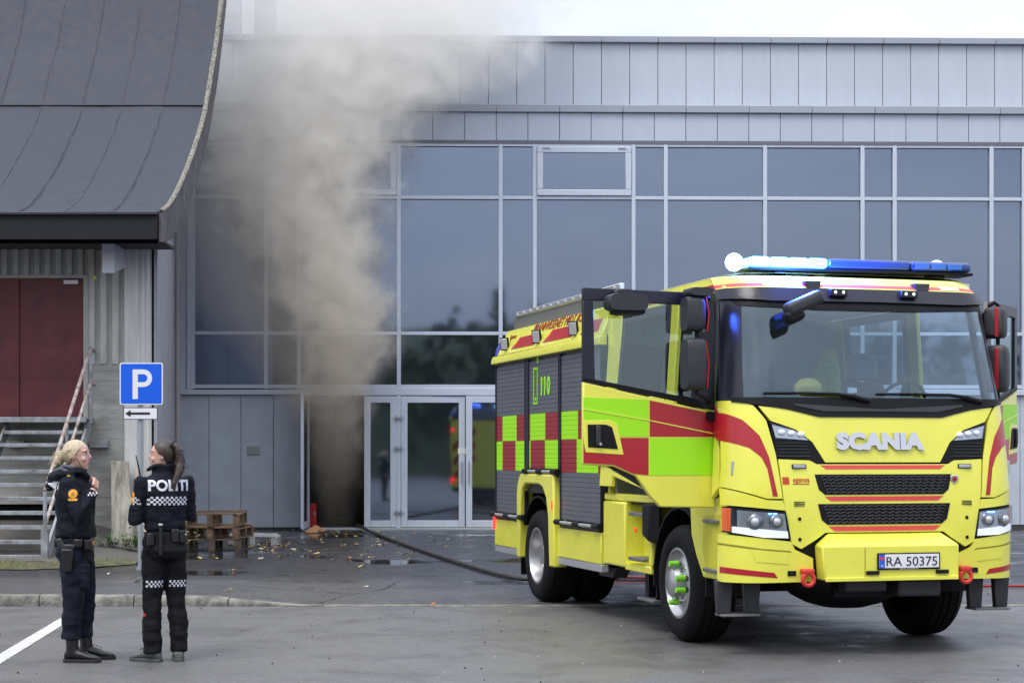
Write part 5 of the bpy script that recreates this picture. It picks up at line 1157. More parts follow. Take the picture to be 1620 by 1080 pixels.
# light bar
lb = empty('light_bar', (0, 0, 0), 0, FE)
MB().box(-.86, 1.22, -.66, -.40, 3.135, 3.16).box(-.6, -.5, -.6, -.46, 3.06, 3.14).box(.85, .98, -.6, -.46, 3.06, 3.14).build('base', blk_p, lb, bevel=.01)
lens = mat('blue lens', (.008, .045, .20), .15, coat=.5)
lit = mat('lit blue lamp', (.2, .7, 1), .3, emit=(.06, .50, 1.0), estr=5.5)
lit2 = mat('lit white lamp', (.8, .95, 1), .3, emit=(.35, .85, 1.0), estr=6)
for i in range(4): MB().box(-.84 + i * .175, -.84 + i * .175 + .168, -.665, -.40, 3.163, 3.245).build('lit_module', lit, lb, bevel=.025, seg=3)
MB().box(-.137, .62, -.665, -.40, 3.163, 3.245).build('lens', lens, lb, bevel=.025, seg=3)
MB().box(.623, 1.20, -.665, -.40, 3.163, 3.245).build('lens', lens, lb, bevel=.03, seg=3)
for i in range(3): MB().box(.66 + i * .155, .66 + i * .155 + .135, -.672, -.664, 3.18, 3.228).build('module', mat('module blue', (.03, .14, .40), .2, coat=.5), lb, bevel=.006)
MB().ball((-.935, -.52, 3.205), .075, .075, .075, 18, 12).build('beacon', lit2, lb, smooth=60)
MB().ball((1.02, -.38, 3.25), .06, .06, .045, 16, 10).build('beacon', whiteL, lb, smooth=60)
ld = bpy.data.lights.new('beacon light', 'POINT'); ld.energy = 300; ld.color = (.04, .12, 1); ld.shadow_soft_size = .12
lo = bpy.data.objects.new('beacon_light', ld); COL.objects.link(lo); lo.parent = lb; lo.location = (-.55, -.95, 3.26)
# cab interior
MB().prism([(-1.28, 1.2), (-1.28, 2.02), (-1.05, 2.06), (-.82, 1.98), (-.75, 1.6), (-.75, 1.2)], 'x', -1.1, 1.08).build('dashboard', gry_p, FE, bevel=.03)
seatm = mat('seat fabric', (.045, .05, .06), .85, var=.2, vscale=20)
for x_ in (-.58, .55, -.02):
    for (yy, rear) in ((-.25, 0), (1.45, 1)):
        if x_ == -.02 and not rear: continue
        st = empty('seat', (x_, yy, 1.2), 0, FE)
        MB().box(-.24, .24, -.25, .25, .25, .42).build('seat_base', seatm, st, bevel=.05, seg=3)
        MB().hexa([(-.24, .18, .40), (.24, .18, .40), (.24, .32, .40), (-.24, .32, .40)], [(-.2, .30, 1.05), (.2, .30, 1.05), (.2, .42, 1.05), (-.2, .42, 1.05)]).build('backrest', seatm, st, bevel=.05, seg=3)
        MB().box(-.14, .14, .31, .41, 1.06, 1.30).build('headrest', mat('headrest', (.22, .24, .26), .7), st, bevel=.04, seg=3)
        if not rear: MB().tube([(-.17, .24, 1.0), (-.2, .16, .7), (.15, .1, .42)], .018, 6).build('seat_belt', mat('belt yellow', (.6, .7, .05), .6), st)
sw = empty('steering_wheel', (.55, -.62, 2.02), 0, FE); sw.rotation_euler = (R(-62), 0, 0)
MB().tube([(.22 * math.cos(R(a_)), .22 * math.sin(R(a_)), 0) for a_ in range(0, 361, 15)], .016, 8).build('rim', blk_p, sw, smooth=60); MB().box(-.2, .2, -.03, .03, -.02, .01).box(-.03, .03, -.2, 0, -.02, .01).build('spokes', blk_p, sw)
for x_, y_, z_, lb_ in ((.42, .55, 2.15, 0), (-.35, 1.2, 2.1, 0)):
    MB().rings([(x_, y_, z_ - .35, .14, .08), (x_, y_, z_ - .1, .16, .09), (x_, y_, z_ + .2, .13, .07), (x_ + .03, y_, z_ + .42, .05, .04)], 14).build('hanging_jacket', mat('hi-vis fabric', (.55, .68, .04), .7, var=.2, vscale=8), FE, smooth=60)
MB().ball((-.48, -.98, 2.14), .11, .13, .09).build('helmet', mat('helmet yellow', (.65, .5, .05), .35), FE, smooth=60)
MB().box(-.02, .06, -1.16, -1.12, 2.04, 2.16).build('handset', blk_p, FE, bevel=.01); MB().box(-.24, -.16, -1.22, -1.215, 2.10, 2.14).build('windscreen_card', whiteL, FE)

# ------------------------------------------------------------------ two police officers. local frame: facing +y, right hand +x
skin = mat('skin', (.56, .33, .25), .5, var=.08, vscale=18)
navy = mat('navy uniform', (.0042, .0052, .0125), .72, var=.35, vscale=14, bump=.5, bscale=90, ior=1.3)
navy2 = mat('navy trousers', (.0065, .008, .019), .75, var=.35, vscale=10, bump=.5, bscale=90, ior=1.3)
blacku = mat('black trousers', (.0045, .0045, .007), .75, var=.35, vscale=10, bump=.5, bscale=90, ior=1.3)
leather = mat('black leather', (.006, .006, .007), .4, var=.2, vscale=20, bump=.1, bscale=80)
refl_w = mat('reflective white', (.62, .63, .68), .5)
gold = mat('badge gold', (.72, .32, .02), .5)
eyew = mat('eye white', (.7, .7, .68), .25); eyed = mat('iris', (.03, .03, .035), .2); brow_m = mat('brow', (.10, .06, .035), .8); lipm = mat('lips', (.46, .16, .15), .45)
def hairmat(n_, c_, d_): return mat(n_, c_, .42, var=.22, vscale=30, bump=.25, bscale=70, stretch=(1.6, 1.6, .22), dark=d_)
def hand(mb, wrist, dirv, palm_n, side_, curl, k=1.0):
    """palm plus four unequal fingers and a thumb, curling towards palm_n"""
    w, d, n_ = Vector(wrist), Vector(dirv).normalized(), Vector(palm_n).normalized(); n_ = (n_ - d * n_.dot(d)).normalized(); s_ = d.cross(n_) * side_
    mb.obox(w + d * .045 * k, d * .046 * k, s_ * .037 * k, n_ * .013 * k)
    for i, (off, ln) in enumerate(((-.030, .068), (-.010, .078), (.010, .073), (.029, .058))):
        p = w + d * .085 * k + s_ * off * k; a_ = 0; pts = [p - d * .02 * k]; dd = d.copy()
        for j in range(3):
            a_ += curl * (.6, 1.1, .9)[j]; dd = d * math.cos(a_) + n_ * math.sin(a_); p = p + dd * ln * k * (.45, .32, .23)[j]; pts.append(p.copy())
        mb.tube(pts, [.0095 * k, .0092 * k, .0085 * k, .007 * k], 8)
    t0 = w + d * .025 * k - s_ * .036 * k; t1 = t0 + (d * .6 - s_ * .7 + n_ * .35).normalized() * .035 * k; t2 = t1 + (d * .9 + n_ * .5).normalized() * .03 * k
    mb.tube([t0, t1, t2], [.013 * k, .011 * k, .008 * k], 8)
def head_shapes(mb, tilt=0):
    mb.rings([(0, .060, 1.482, .018, .016), (0, .050, 1.488, .034, .036), (0, .036, 1.505, .050, .054), (0, .022, 1.53, .060, .076), (0, .012, 1.56, .066, .086), (0, .004, 1.595, .070, .092), (0, 0, 1.63, .073, .096), (0, -.004, 1.662, .070, .091), (0, -.008, 1.69, .052, .070), (0, -.008, 1.704, .028, .038), (0, -.008, 1.709, .006, .008)], 28)
    mb.tube([(0, .088, 1.625), (0, .100, 1.600), (0, .112, 1.578), (0, .100, 1.568)], [.007, .009, .0125, .010], 10)
    mb.ball((0, .089, 1.537), .020, .012, .012); mb.ball((0, .080, 1.496), .022, .016, .015)
    for s_ in (-1, 1):
        mb.ball((s_ * .034, .082, 1.630), .022, .012, .008); mb.ball((s_ * .040, .070, 1.565), .022, .02, .022)
        mb.ball((s_ * .074, -.006, 1.588), .008, .019, .030)
    mb.tube([(0, -.030, 1.38), (0, -.020, 1.45), (0, -.002, 1.54)], [.066, .056, .054], 18)
def rot_head(p, yaw, piv=(0, -.01, 1.46)):
    """turn the head on the neck: vertices above the collar swing about the neck axis"""
    t = max(0, min(1, (p.z - 1.42) / .07)); a_ = yaw * t; x_, y_ = p.x - piv[0], p.y - piv[1]
    return Vector((piv[0] + x_ * math.cos(a_) - y_ * math.sin(a_), piv[1] + x_ * math.sin(a_) + y_ * math.cos(a_), p.z))
def hair_cap(mb, grow=.010):
    n_, m_ = 48, 30; P = []; keep = []
    c_ = Vector((0, -.010, 1.612)); rx, ry, rz = .077 + grow * .5, .100 + grow * .4, .100 + grow * .4
    def pt(i, j, g): 
        th, ph = math.pi * j / m_, 2 * math.pi * i / n_; g2 = 1 + g + .006 * noise.noise(Vector((math.cos(ph) * 9, math.sin(ph) * 9, th * 2)))
        return c_ + Vector((rx * math.sin(th) * math.cos(ph), ry * math.sin(th) * math.sin(ph), rz * math.cos(th))) * g2
    V_ = []; F_ = []
    for j in range(m_):
        for i in range(n_):
            q = pt(i + .5, j + .5, 0)
            front = interp(q.z, [(1.50, -.05), (1.545, -.035), (1.575, -.022), (1.60, .012), (1.63, .034), (1.66, .058), (1.685, .078), (1.72, .2)])
            if q.y > front: continue
            if q.z < 1.535 and q.y > -.05: continue
            b_ = len(V_); 
            for g in (0.02, -.10): V_ += [pt(i, j, g), pt(i + 1, j, g), pt(i + 1, j + 1, g), pt(i, j + 1, g)]
            F_.append((b_, b_ + 1, b_ + 2, b_ + 3)); F_.append((b_ + 7, b_ + 6, b_ + 5, b_ + 4))
            for e in range(4): F_.append((b_ + e, b_ + (e + 1) % 4, b_ + 4 + (e + 1) % 4, b_ + 4 + e))
    mb.add(V_, F_)
def officer(label, loc, rz, pose):
    root = tag(empty('person', loc, rz), label, 'person', None); yaw = pose['yaw']; sc = pose.get('scale', 1); root.scale = (sc, sc, sc)
    # continuous body under the clothes
    b = MB(); head_shapes(b)
    b.rings([(0, 0, .90, .120, .090), (0, 0, 1.05, .105, .080), (0, 0, 1.22, .12, .09), (0, -.01, 1.36, .13, .08), (0, -.015, 1.43, .09, .07), (0, -.015, 1.46, .06, .055)], 20)
    for L_ in pose['legs']: b.tube(L_, [.075, .062, .05, .042, .04], 12)
    for a_ in pose['arms']: b.tube(a_[:3], [.045, .038, .028], 12)
    for h_ in pose['hands']: hand(b, *h_)
    me = remesh(b, .0062, 3, name='body', fn=lambda p: rot_head(p, yaw)); body = link('body', me, skin, root, smooth=80)
    def face(name, shapes, m):
        mb = MB()
        for c_, rx, ry, rz_ in shapes: mb.ball(c_, rx, ry, rz_, 12, 8)
        mb.v = [tuple(rot_head(Vector(v), yaw)) for v in mb.v]; return mb.build(name, m, root, smooth=60)
    for s_ in (-1, 1):
        face('eye', [((s_ * .032, .0825, 1.606), .0125, .0075, .0062)], eyew); face('iris', [((s_ * .032, .0885, 1.606), .0058, .003, .006)], eyed)
        face('eyebrow', [((s_ * .034, .092, 1.632), .019, .006, .004)], pose.get('brow', brow_m)); face('eyelid', [((s_ * .032, .0865, 1.613), .0150, .0065, .0026)], brow_m)
    face('lips', [((0, .0985, 1.541), .019, .006, .0042), ((0, .0975, 1.533), .017, .006, .0045)], lipm)
    # hair
    hb = MB(); hair_cap(hb); hb.v = [tuple(rot_head(Vector(v), yaw)) for v in hb.v]; hr = hb.build('hair', pose['hair'], root, smooth=60)
    pose['tail'](hr, yaw, pose['hair'])
    # jacket
    j = MB(); j.rings(pose['torso'], 28)
    for (p0, p1, p2, rr) in pose['arms']:
        p0, p1, p2 = Vector(p0), Vector(p1), Vector(p2); j.tube([p0 + (p0 - p1) * .12, p0, p0.lerp(p1, .5), p1, p1.lerp(p2, .5), p1.lerp(p2, .93)], [rr[0] * .8, rr[0], rr[1] * 1.02, rr[1], rr[2] * 1.05, rr[2]], 16)
    pose['extra'](j)
    me = remesh(j, .0105, 3, .0105, 9, 'jacket'); jk = link('jacket', me, navy, root, smooth=80)
    bj = BVHTree.FromPolygons([v.co for v in me.vertices], [p.vertices for p in me.polygons])
    t = MB(); t.rings(pose['seat'], 26)
    for L_, rr in zip(pose['legs'], pose['legr']): t.tube([Vector(L_[0]) + Vector((0, 0, .04))] + [Vector(q) for q in L_], [rr[0]] + rr, 18)
    pose['textra'](t)
    me = remesh(t, .0105, 3, .0115, 8, 'trousers'); tr = link('trousers', me, pose['tm'], root, smooth=80)
    bt = BVHTree.FromPolygons([v.co for v in me.vertices], [p.vertices for p in me.polygons])
    bl = MB(); z = pose['belt']; bl.rings([(0, -.005, z - .028, .178 * pose.get('bw', 1), .132 * pose.get('bw', 1), 2.4), (0, -.005, z + .028, .178 * pose.get('bw', 1), .132 * pose.get('bw', 1), 2.4)], 32); bl.build('belt', leather, root, smooth=40)
    return root, jk, bj, tr, bt
def checks(name, w, h, bvh, frame, par, rows=3, n=14, off=.004):
    c_ = w / n; P = []; rh = h / rows
    for r_ in range(rows):
        for i in range(n):
            if (i + r_) % 2 == 0: P.append([(-w / 2 + i * c_, -h / 2 + r_ * rh), (-w / 2 + (i + 1) * c_, -h / 2 + r_ * rh), (-w / 2 + (i + 1) * c_, -h / 2 + (r_ + 1) * rh), (-w / 2 + i * c_, -h / 2 + (r_ + 1) * rh)])
    return decal(name, poly_me(P), bvh, frame, off, refl_w, par, .05)
def crest(bvh, frame, par):
    decal('badge', poly_me([arc(0, .018, .034, 0, 330, 11)]), bvh, frame, .004, gold, par)
    decal('badge_star', poly_me([[(.016 * (1 if k % 2 else .45) * math.cos(R(k * 30)), .018 + .016 * (1 if k % 2 else .45) * math.sin(R(k * 30))) for k in range(12)]]), bvh, frame, .006, mat('badge rust', (.42, .12, .02), .5), par)
    decal('badge_scroll', poly_me([[(-.034, -.035), (.034, -.035), (.036, -.018), (-.036, -.018)]]), bvh, frame, .0045, gold, par)
def boot(par, name, x_, y_, rz, m, h, sole_m, low=False):
    mb = MB(); prof = [(-.085, .030, .0, .075), (-.06, .040, 0, .10), (0, .041, 0, .11), (.06, .043, 0, .09), (.11, .047, 0, .068), (.155, .044, 0, .055), (.185, .030, 0, .045), (.197, .012, 0.005, .03)]
    V_ = []; n_ = 16
    for (yy, rx, z0, zt) in prof:
        for k in range(n_):
            t = 2 * math.pi * k / n_; V_.append((rx * math.cos(t), yy, z0 + .012 + (zt - .012) * max(0, (math.sin(t) + 1) / 2) ** .8))
    mb.add(V_, [(i * n_ + k, i * n_ + (k + 1) % n_, (i + 1) * n_ + (k + 1) % n_, (i + 1) * n_ + k) for i in range(len(prof) - 1) for k in range(n_)] + [tuple(range(n_)), tuple(range((len(prof) - 1) * n_, len(prof) * n_))])
    mb.tube([(0, -.02, .05), (0, -.025, .12), (0, -.03, h)], [.047, .049, .050 if not low else .045], 16)
    e = empty(name, (x_, y_, 0), rz, par); me = remesh(mb, .008, 2, .0015, 20, 'upper'); link('upper', me, m, e, smooth=80)
    s_ = MB(); S = [(-.092, .026), (-.07, .042), (0, .044), (.06, .046), (.12, .050), (.165, .045), (.195, .026), (.205, .008)]
    s_.prism([(a, b_) for b_, a in S] + [(-a, b_) for b_, a in reversed(S)], 'z', .0, .026); s_.build('sole', sole_m, e, bevel=.004)
    lc = MB()
    for q in range(4): lc.tube([(-.022, .035 + q * .02, .112 - q * .008), (0, .037 + q * .02, .122 - q * .009), (.022, .035 + q * .02, .112 - q * .008)], .0035, 5)
    lc.build('laces', leather, e)
    return e
sole_b = mat('boot sole', (.012, .012, .012), .7); sole_g = mat('shoe sole', (.07, .075, .07), .7); shoe_g = mat('grey shoe', (.11, .125, .12), .7, var=.3, vscale=22, bump=.2, bscale=90)

# --- blonde officer, in profile, hand at her collar
blonde = hairmat('blonde hair', (.52, .43, .29), (.34, .26, .16)); brown = hairmat('dark brown hair', (.040, .022, .015), (.016, .010, .008))
def bun(par, yaw, m):
    mb = MB(); c_ = Vector((0, -.118, 1.585))
    mb.ball(c_, .046, .040, .050); mb.ball(c_ + Vector((.012, -.022, -.03)), .036, .032, .045); mb.ball((0, -.085, 1.60), .05, .04, .05)
    mb.tube([c_ + Vector((0, -.01, -.04)), c_ + Vector((.01, -.05, -.075)), c_ + Vector((.015, -.075, -.105))], [.025, .016, .004], 8)
    mb.v = [tuple(rot_head(Vector(v), yaw)) for v in mb.v]; me = remesh(mb, .006, 2, .003, 26, 'bun'); link('bun', me, m, par, smooth=70)
    st = MB()
    for i in range(12):
        p = c_ + Vector((random.uniform(-.03, .04), -.03, random.uniform(-.05, .03))); st.tube([p, p + Vector((random.uniform(-.02, .03), -random.uniform(.01, .05), random.uniform(-.05, .02))), p + Vector((random.uniform(-.02, .03), -random.uniform(.03, .08), random.uniform(-.10, .0)))], [.0022, .0018, .0008], 4)
    for i in range(14):
        p = Vector((.078, .02 - i * .009, 1.60 + random.uniform(-.02, .05))); st.tube([p, p + Vector((.006, -.03, random.uniform(-.01, .01))), p + Vector((.0, -.07, random.uniform(-.03, .0)))], [.0015, .002, .001], 4)
    st.v = [tuple(rot_head(Vector(v), yaw)) for v in st.v]; st.build('loose_strands', m, par)
def hood(j):
    j.tube([(-.11, .05, 1.475), (-.105, -.05, 1.485), (0, -.095, 1.49), (.105, -.05, 1.485), (.11, .05, 1.475), (.075, .085, 1.44), (.02, .10, 1.42)], [.026, .034, .036, .034, .028, .024, .02], 12)
    j.tube([(-.13, .0, 1.455), (-.13, -.10, 1.445), (-.03, -.165, 1.42), (.07, -.155, 1.425), (.14, -.09, 1.45), (.135, .02, 1.455)], [.03, .045, .055, .05, .045, .03], 12)
    j.tube([(-.08, -.16, 1.40), (0, -.205, 1.36), (.08, -.165, 1.40)], [.04, .045, .04], 12)
    j.rings([(0, -.012, 1.44, .085, .075), (0, -.01, 1.475, .082, .078), (0, -.006, 1.50, .080, .080)], 20)
def pockets1(t):
    t.obox((.150, .055, .66), (.022, 0, 0), (0, .075, 0), (0, 0, .085)); t.obox((.158, .055, .73), (.024, 0, 0), (0, .08, 0), (0, 0, .028))
p1 = dict(yaw=R(-6), hair=blonde, tail=bun, brow=mat('fair brow', (.26, .17, .09), .8), extra=hood, textra=pockets1, tm=navy2, belt=.925,
    legs=[[(.085, -.01, .92), (.095, .0, .70), (.10, .005, .48), (.10, -.02, .25), (.10, -.02, .175)], [(-.085, -.005, .92), (-.095, .02, .70), (-.10, .04, .48), (-.10, .03, .25), (-.10, .03, .175)]],
    legr=[[.112, .102, .084, .072, .074], [.112, .102, .084, .072, .074]],
    arms=[((.185, -.02, 1.385), (.245, .075, 1.115), (.135, .165, 1.335), (.072, .064, .047)), ((-.185, -.01, 1.385), (-.235, -.03, 1.12), (-.19, .03, .95), (.072, .062, .046))],
    hands=[((.115, .168, 1.350), (-.62, -.05, .60), (-.35, -.85, -.2), 1, 1.05, .88), ((-.188, .035, .935), (.1, .1, -.8), (.8, -.3, 0), -1, .5, .92)],
    torso=[(0, -.005, .955, .180, .135, 2.3), (0, -.008, .975, .192, .150, 2.3), (0, -.008, 1.02, .190, .150, 2.2), (0, -.01, 1.10, .182, .140, 2.2), (0, -.012, 1.20, .190, .148, 2.2), (0, -.010, 1.29, .198, .150, 2.2), (0, -.016, 1.37, .195, .125, 2.2), (0, -.02, 1.42, .155, .100), (0, -.018, 1.455, .10, .082), (0, -.016, 1.475, .08, .072)],
    seat=[(0, -.015, .78, .16, .125), (0, -.018, .84, .178, .138, 2.2), (0, -.012, .90, .176, .132, 2.2), (0, -.008, .96, .165, .12, 2.2), (0, -.008, .99, .155, .115)])
P1, jk1, bj1, tr1, bt1 = officer('blonde officer in dark uniform, hand at her collar, beside the parking sign', (-3.385, 13.86, 0), R(-90), p1)
boot(P1, 'boot', .10, .015, R(-6), leather, .30, sole_b); boot(P1, 'boot', -.10, .075, R(4), leather, .30, sole_b)
F = lambda x_, y_, z_, d: ((x_, y_, z_), Vector(d).cross(Vector((0, 0, 1))).normalized(), (0, 0, 1), Vector(d).normalized())
crest(bj1, F(.25, .035, 1.285, (-1, -.05, 0)), jk1)
decal('rank_mark', poly_me([[(-.012 + .0, -.03 + k * .028), (.012, -.03 + k * .028), (.012, -.012 + k * .028), (-.012, -.012 + k * .028)] for k in range(3)]), bj1, ((.15, -.02, 1.405), (0, 1, 0), (.5, 0, .87), (-.6, 0, -.8)), .004, mat('rank yellow', (.75, .55, .03), .5), jk1)
checks('reflective_band', .13, .045, bj1, F(.10, -.2, 1.265, (-.5, .85, 0)), jk1, 3, 8)
checks('reflective_band', .30, .045, bj1, F(-.06, -.2, 1.265, (0, 1, 0)), jk1, 3, 14)
me = text_mesh('POLITI', .085, 0, offset=.002, width=.33)
decal('lettering', me, bj1, F(0, -.2, 1.335, (0, 1, 0)), .005, refl_w, jk1, .04)
checks('cuff_band', .07, .03, bj1, F(.15, .16, 1.30, (-1, -.2, 0)), jk1, 2, 6)
hoodm = mat('hood lining', (.07, .07, .085), .75, var=.2, vscale=20)
mb = MB(); mb.tube([(-.10, -.03, 1.500), (-.06, -.085, 1.505), (.03, -.10, 1.50), (.10, -.05, 1.502), (.115, .02, 1.50)], [.016, .026, .028, .024, .012], 10); mb.tube([(.05, -.16, 1.465), (.13, -.10, 1.475), (.15, -.02, 1.465)], [.02, .032, .018], 10)
me = remesh(mb, .008, 2, .005, 22, 'hood'); link('hood', me, hoodm, jk1, smooth=80)
hol = empty('holster', (.195, -.015, .80), 0, P1)
MB().hexa([(-.02, -.035, -.10), (.025, -.035, -.10), (.025, .03, -.10), (-.02, .03, -.10)], [(-.02, -.055, .08), (.03, -.055, .08), (.03, .045, .08), (-.02, .045, .08)]).build('case', leather, hol, bevel=.012)
MB().hexa([(-.01, -.05, .07), (.02, -.05, .07), (.02, -.01, .07), (-.01, -.01, .07)], [(-.01, -.10, .15), (.02, -.10, .15), (.02, -.055, .165), (-.01, -.055, .165)]).box(-.01, .02, -.04, .05, .08, .115).build('pistol_grip', mat('pistol', (.03, .03, .034), .4), hol, bevel=.008)
MB().box(.165, .20, .02, .09, .89, .955).build('belt_pouch', leather, P1, bevel=.01); MB().box(.12, .19, .10, .16, .87, .95).build('belt_pouch', leather, P1, bevel=.01)
MB().box(.05, .11, .115, .15, .86, .96).build('radio_pouch', leather, P1, bevel=.01); MB().box(-.05, .06, -.165, -.125, .88, .96).build('belt_pouch', leather, P1, bevel=.012)
MB().ball((.135, .155, .92), .016, .012, .022).build('key_tag', gold, P1, smooth=60)
mb = MB(); mb.tube([(.078, .02, 1.575), (.080, .05, 1.54), (.070, .07, 1.49), (.05, .085, 1.45)], .003, 6); mb.v = [tuple(rot_head(Vector(v), R(-6))) for v in mb.v]; mb.build('earpiece_wire', leather, P1)

# --- dark-haired officer, seen from behind
def pony(par, yaw, m):
    mb = MB(); mb.ball((0, -.098, 1.672), .034, .03, .034)
    mb.tube([(0, -.090, 1.668), (.005, -.122, 1.668), (.012, -.140, 1.635), (.020, -.152, 1.55), (.026, -.160, 1.46), (.032, -.160, 1.38), (.036, -.155, 1.31)], [.018, .026, .033, .036, .033, .022, .004], 14)
    mb.v = [tuple(rot_head(Vector(v), yaw * .55)) for v in mb.v]; me = remesh(mb, .006, 3, .002, 30, 'ponytail'); link('ponytail', me, m, par, smooth=70)
    b_ = MB(); b_.tube([(.03 * math.cos(R(a_)), -.106, 1.676 + .03 * math.sin(R(a_))) for a_ in range(0, 361, 30)], .009, 8); b_.v = [tuple(rot_head(Vector(v), yaw * .55)) for v in b_.v]; b_.build('hair_band', leather, par, smooth=60)
    st = MB()
    for i in range(16):
        x_ = random.uniform(-.025, .035); st.tube([(x_ * .6, -.13 + random.uniform(-.03, .02), 1.62), (x_ + .015, -.17 + random.uniform(-.04, .03), 1.5), (x_ + .028, -.17 + random.uniform(-.04, .03), random.uniform(1.31, 1.42))], [.003, .003, .0008], 4)
    st.v = [tuple(rot_head(Vector(v), yaw * .55)) for v in st.v]; st.build('loose_strands', m, par)
def collar(j):
    j.rings([(0, -.015, 1.42, .105, .088), (0, -.014, 1.46, .088, .082), (0, -.012, 1.50, .090, .086), (0, -.010, 1.535, .088, .085)], 22)
    j.tube([(-.10, .06, 1.50), (-.09, -.05, 1.51), (0, -.09, 1.51), (.09, -.05, 1.51), (.10, .06, 1.50)], [.014, .018, .02, .018, .014], 10)
    j.tube([(-.085, .07, 1.50), (-.12, .10, 1.47)], [.018, .012], 8)
def pockets2(t):
    t.obox((-.142, .02, .70), (.02, 0, 0), (0, .06, 0), (0, 0, .075)); t.obox((.137, .02, .70), (.018, 0, 0), (0, .06, 0), (0, 0, .075)); t.obox((-.162, .0, .83), (.02, 0, 0), (0, .03, 0), (0, 0, .03))
    t.obox((-.145, .02, .27), (.02, 0, 0), (0, .05, 0), (0, 0, .07))
p2 = dict(yaw=R(62), hair=brown, tail=pony, extra=collar, textra=pockets2, tm=blacku, bw=.9, belt=.975,
    legs=[[(-.085, -.005, .93), (-.105, .0, .70), (-.115, .01, .48), (-.115, -.005, .25), (-.115, -.01, .07)], [(.085, -.005, .93), (.095, .0, .70), (.105, -.005, .48), (.125, -.03, .25), (.125, -.035, .07)]],
    legr=[[.115, .106, .086, .084, .082], [.115, .106, .086, .084, .080]],
    arms=[((-.190, -.01, 1.395), (-.265, .01, 1.095), (-.06, .20, 1.19), (.074, .066, .047)), ((.190, -.01, 1.395), (.245, .03, 1.11), (.05, .22, 1.17), (.072, .062, .046))],
    hands=[((-.04, .215, 1.195), (.8, .2, .2), (.2, -1, 0), 1, .5, .92), ((.03, .235, 1.175), (-.8, .2, .2), (.2, -1, 0), -1, .5, .92)],
    torso=[(0, -.005, 1.01, .172, .130, 2.3), (0, -.005, 1.03, .183, .142, 2.3), (0, -.008, 1.07, .180, .140, 2.2), (0, -.01, 1.14, .178, .136, 2.2), (0, -.012, 1.22, .190, .142, 2.2), (0, -.012, 1.30, .200, .144, 2.3), (0, -.016, 1.375, .202, .125, 2.3), (0, -.018, 1.425, .165, .100), (0, -.016, 1.46, .10, .082)],
    seat=[(0, -.025, .80, .175, .135), (0, -.030, .86, .190, .148, 2.2), (0, -.022, .92, .186, .142, 2.2), (0, -.010, 1.0, .170, .125, 2.2), (0, -.008, 1.05, .155, .115)])
def slim(p, k, kl):
    p['arms'] = [((a[0][0] * k, *a[0][1:]), (a[1][0] * k, *a[1][1:]), (a[2][0] * k, *a[2][1:]), tuple(r_ * (k + .08) for r_ in a[3])) for a in p['arms']]
    for q in ('torso', 'seat'): p[q] = [(r_[0], r_[1], r_[2], r_[3] * k, r_[4] * (k + .06), *r_[5:]) for r_ in p[q]]
    p['legs'] = [[(v[0] * kl, v[1], v[2]) for v in L_] for L_ in p['legs']]; p['legr'] = [[r_ * kl * 1.02 for r_ in L_] for L_ in p['legr']]
slim(p2, .87, .84)
P2, jk2, bj2, tr2, bt2 = officer('dark haired officer with ponytail seen from behind, white lettering on her jacket', (-2.70, 13.85, 0), R(26), p2)
boot(P2, 'shoe', -.100, .01, R(38), shoe_g, .11, sole_g, True); boot(P2, 'shoe', .106, -.015, R(-14), shoe_g, .11, sole_g, True)
me = text_mesh('POLITI', .115, 0, offset=.004, width=.315)
BK = lambda x_, z_: ((x_, -.25, z_), (1, 0, 0), (0, 0, 1), (0, 1, 0))
decal('lettering', me, bj2, BK(.005, 1.325), .005, refl_w, jk2, .03)
checks('reflective_band', .31, .066, bj2, BK(0, 1.245), jk2, 4, 17)
checks('reflective_band', .10, .060, bj2, ((-.3, -.06, 1.245), (.5, -.8, 0), (0, 0, 1), (.85, .5, 0)), jk2, 4, 5)
crest(bj2, ((-.33, -.02, 1.265), (0, -1, 0), (0, 0, 1), (1, .15, 0)), jk2)
for x_ in (-.093, .084): checks('knee_band', .13, .052, bt2, BK(x_, .605), tr2, 3, 9)
MB().cyl((-.07, -.150, .83), (-.07, -.150, 1.06), .016, n=12).build('baton', leather, P2, smooth=40); MB().cyl((-.07, -.150, 1.06), (-.07, -.150, 1.072), .017, n=12).build('baton_cap', refl_w, P2, smooth=40)
for x_, w_, z0, z1 in ((.045, .03, .925, 1.03), (.108, .03, .92, 1.02), (-.135, .025, .90, 1.0)): MB().box(x_ - w_, x_ + w_, -.165 + abs(x_) * .25, -.11 + abs(x_) * .25, z0, z1).build('belt_pouch', leather, P2, bevel=.01)
MB().ball((.125, -.156, .985), .007).build('press_stud', silv, P2)
rd = empty('radio', (-.135, .135, 1.36), 0, P2); MB().box(-.03, .03, -.02, .02, -.06, .07).build('case', leather, rd, bevel=.006); MB().tube([(-.02, 0, .07), (-.035, .0, .15), (-.055, .0, .235)], [.007, .006, .004], 8).build('aerial', leather, rd)
MB().box(-.165, -.135, -.03, .0, .355, .375).build('red_tab', mat('red tab', (.7, .03, .02), .5), P2)

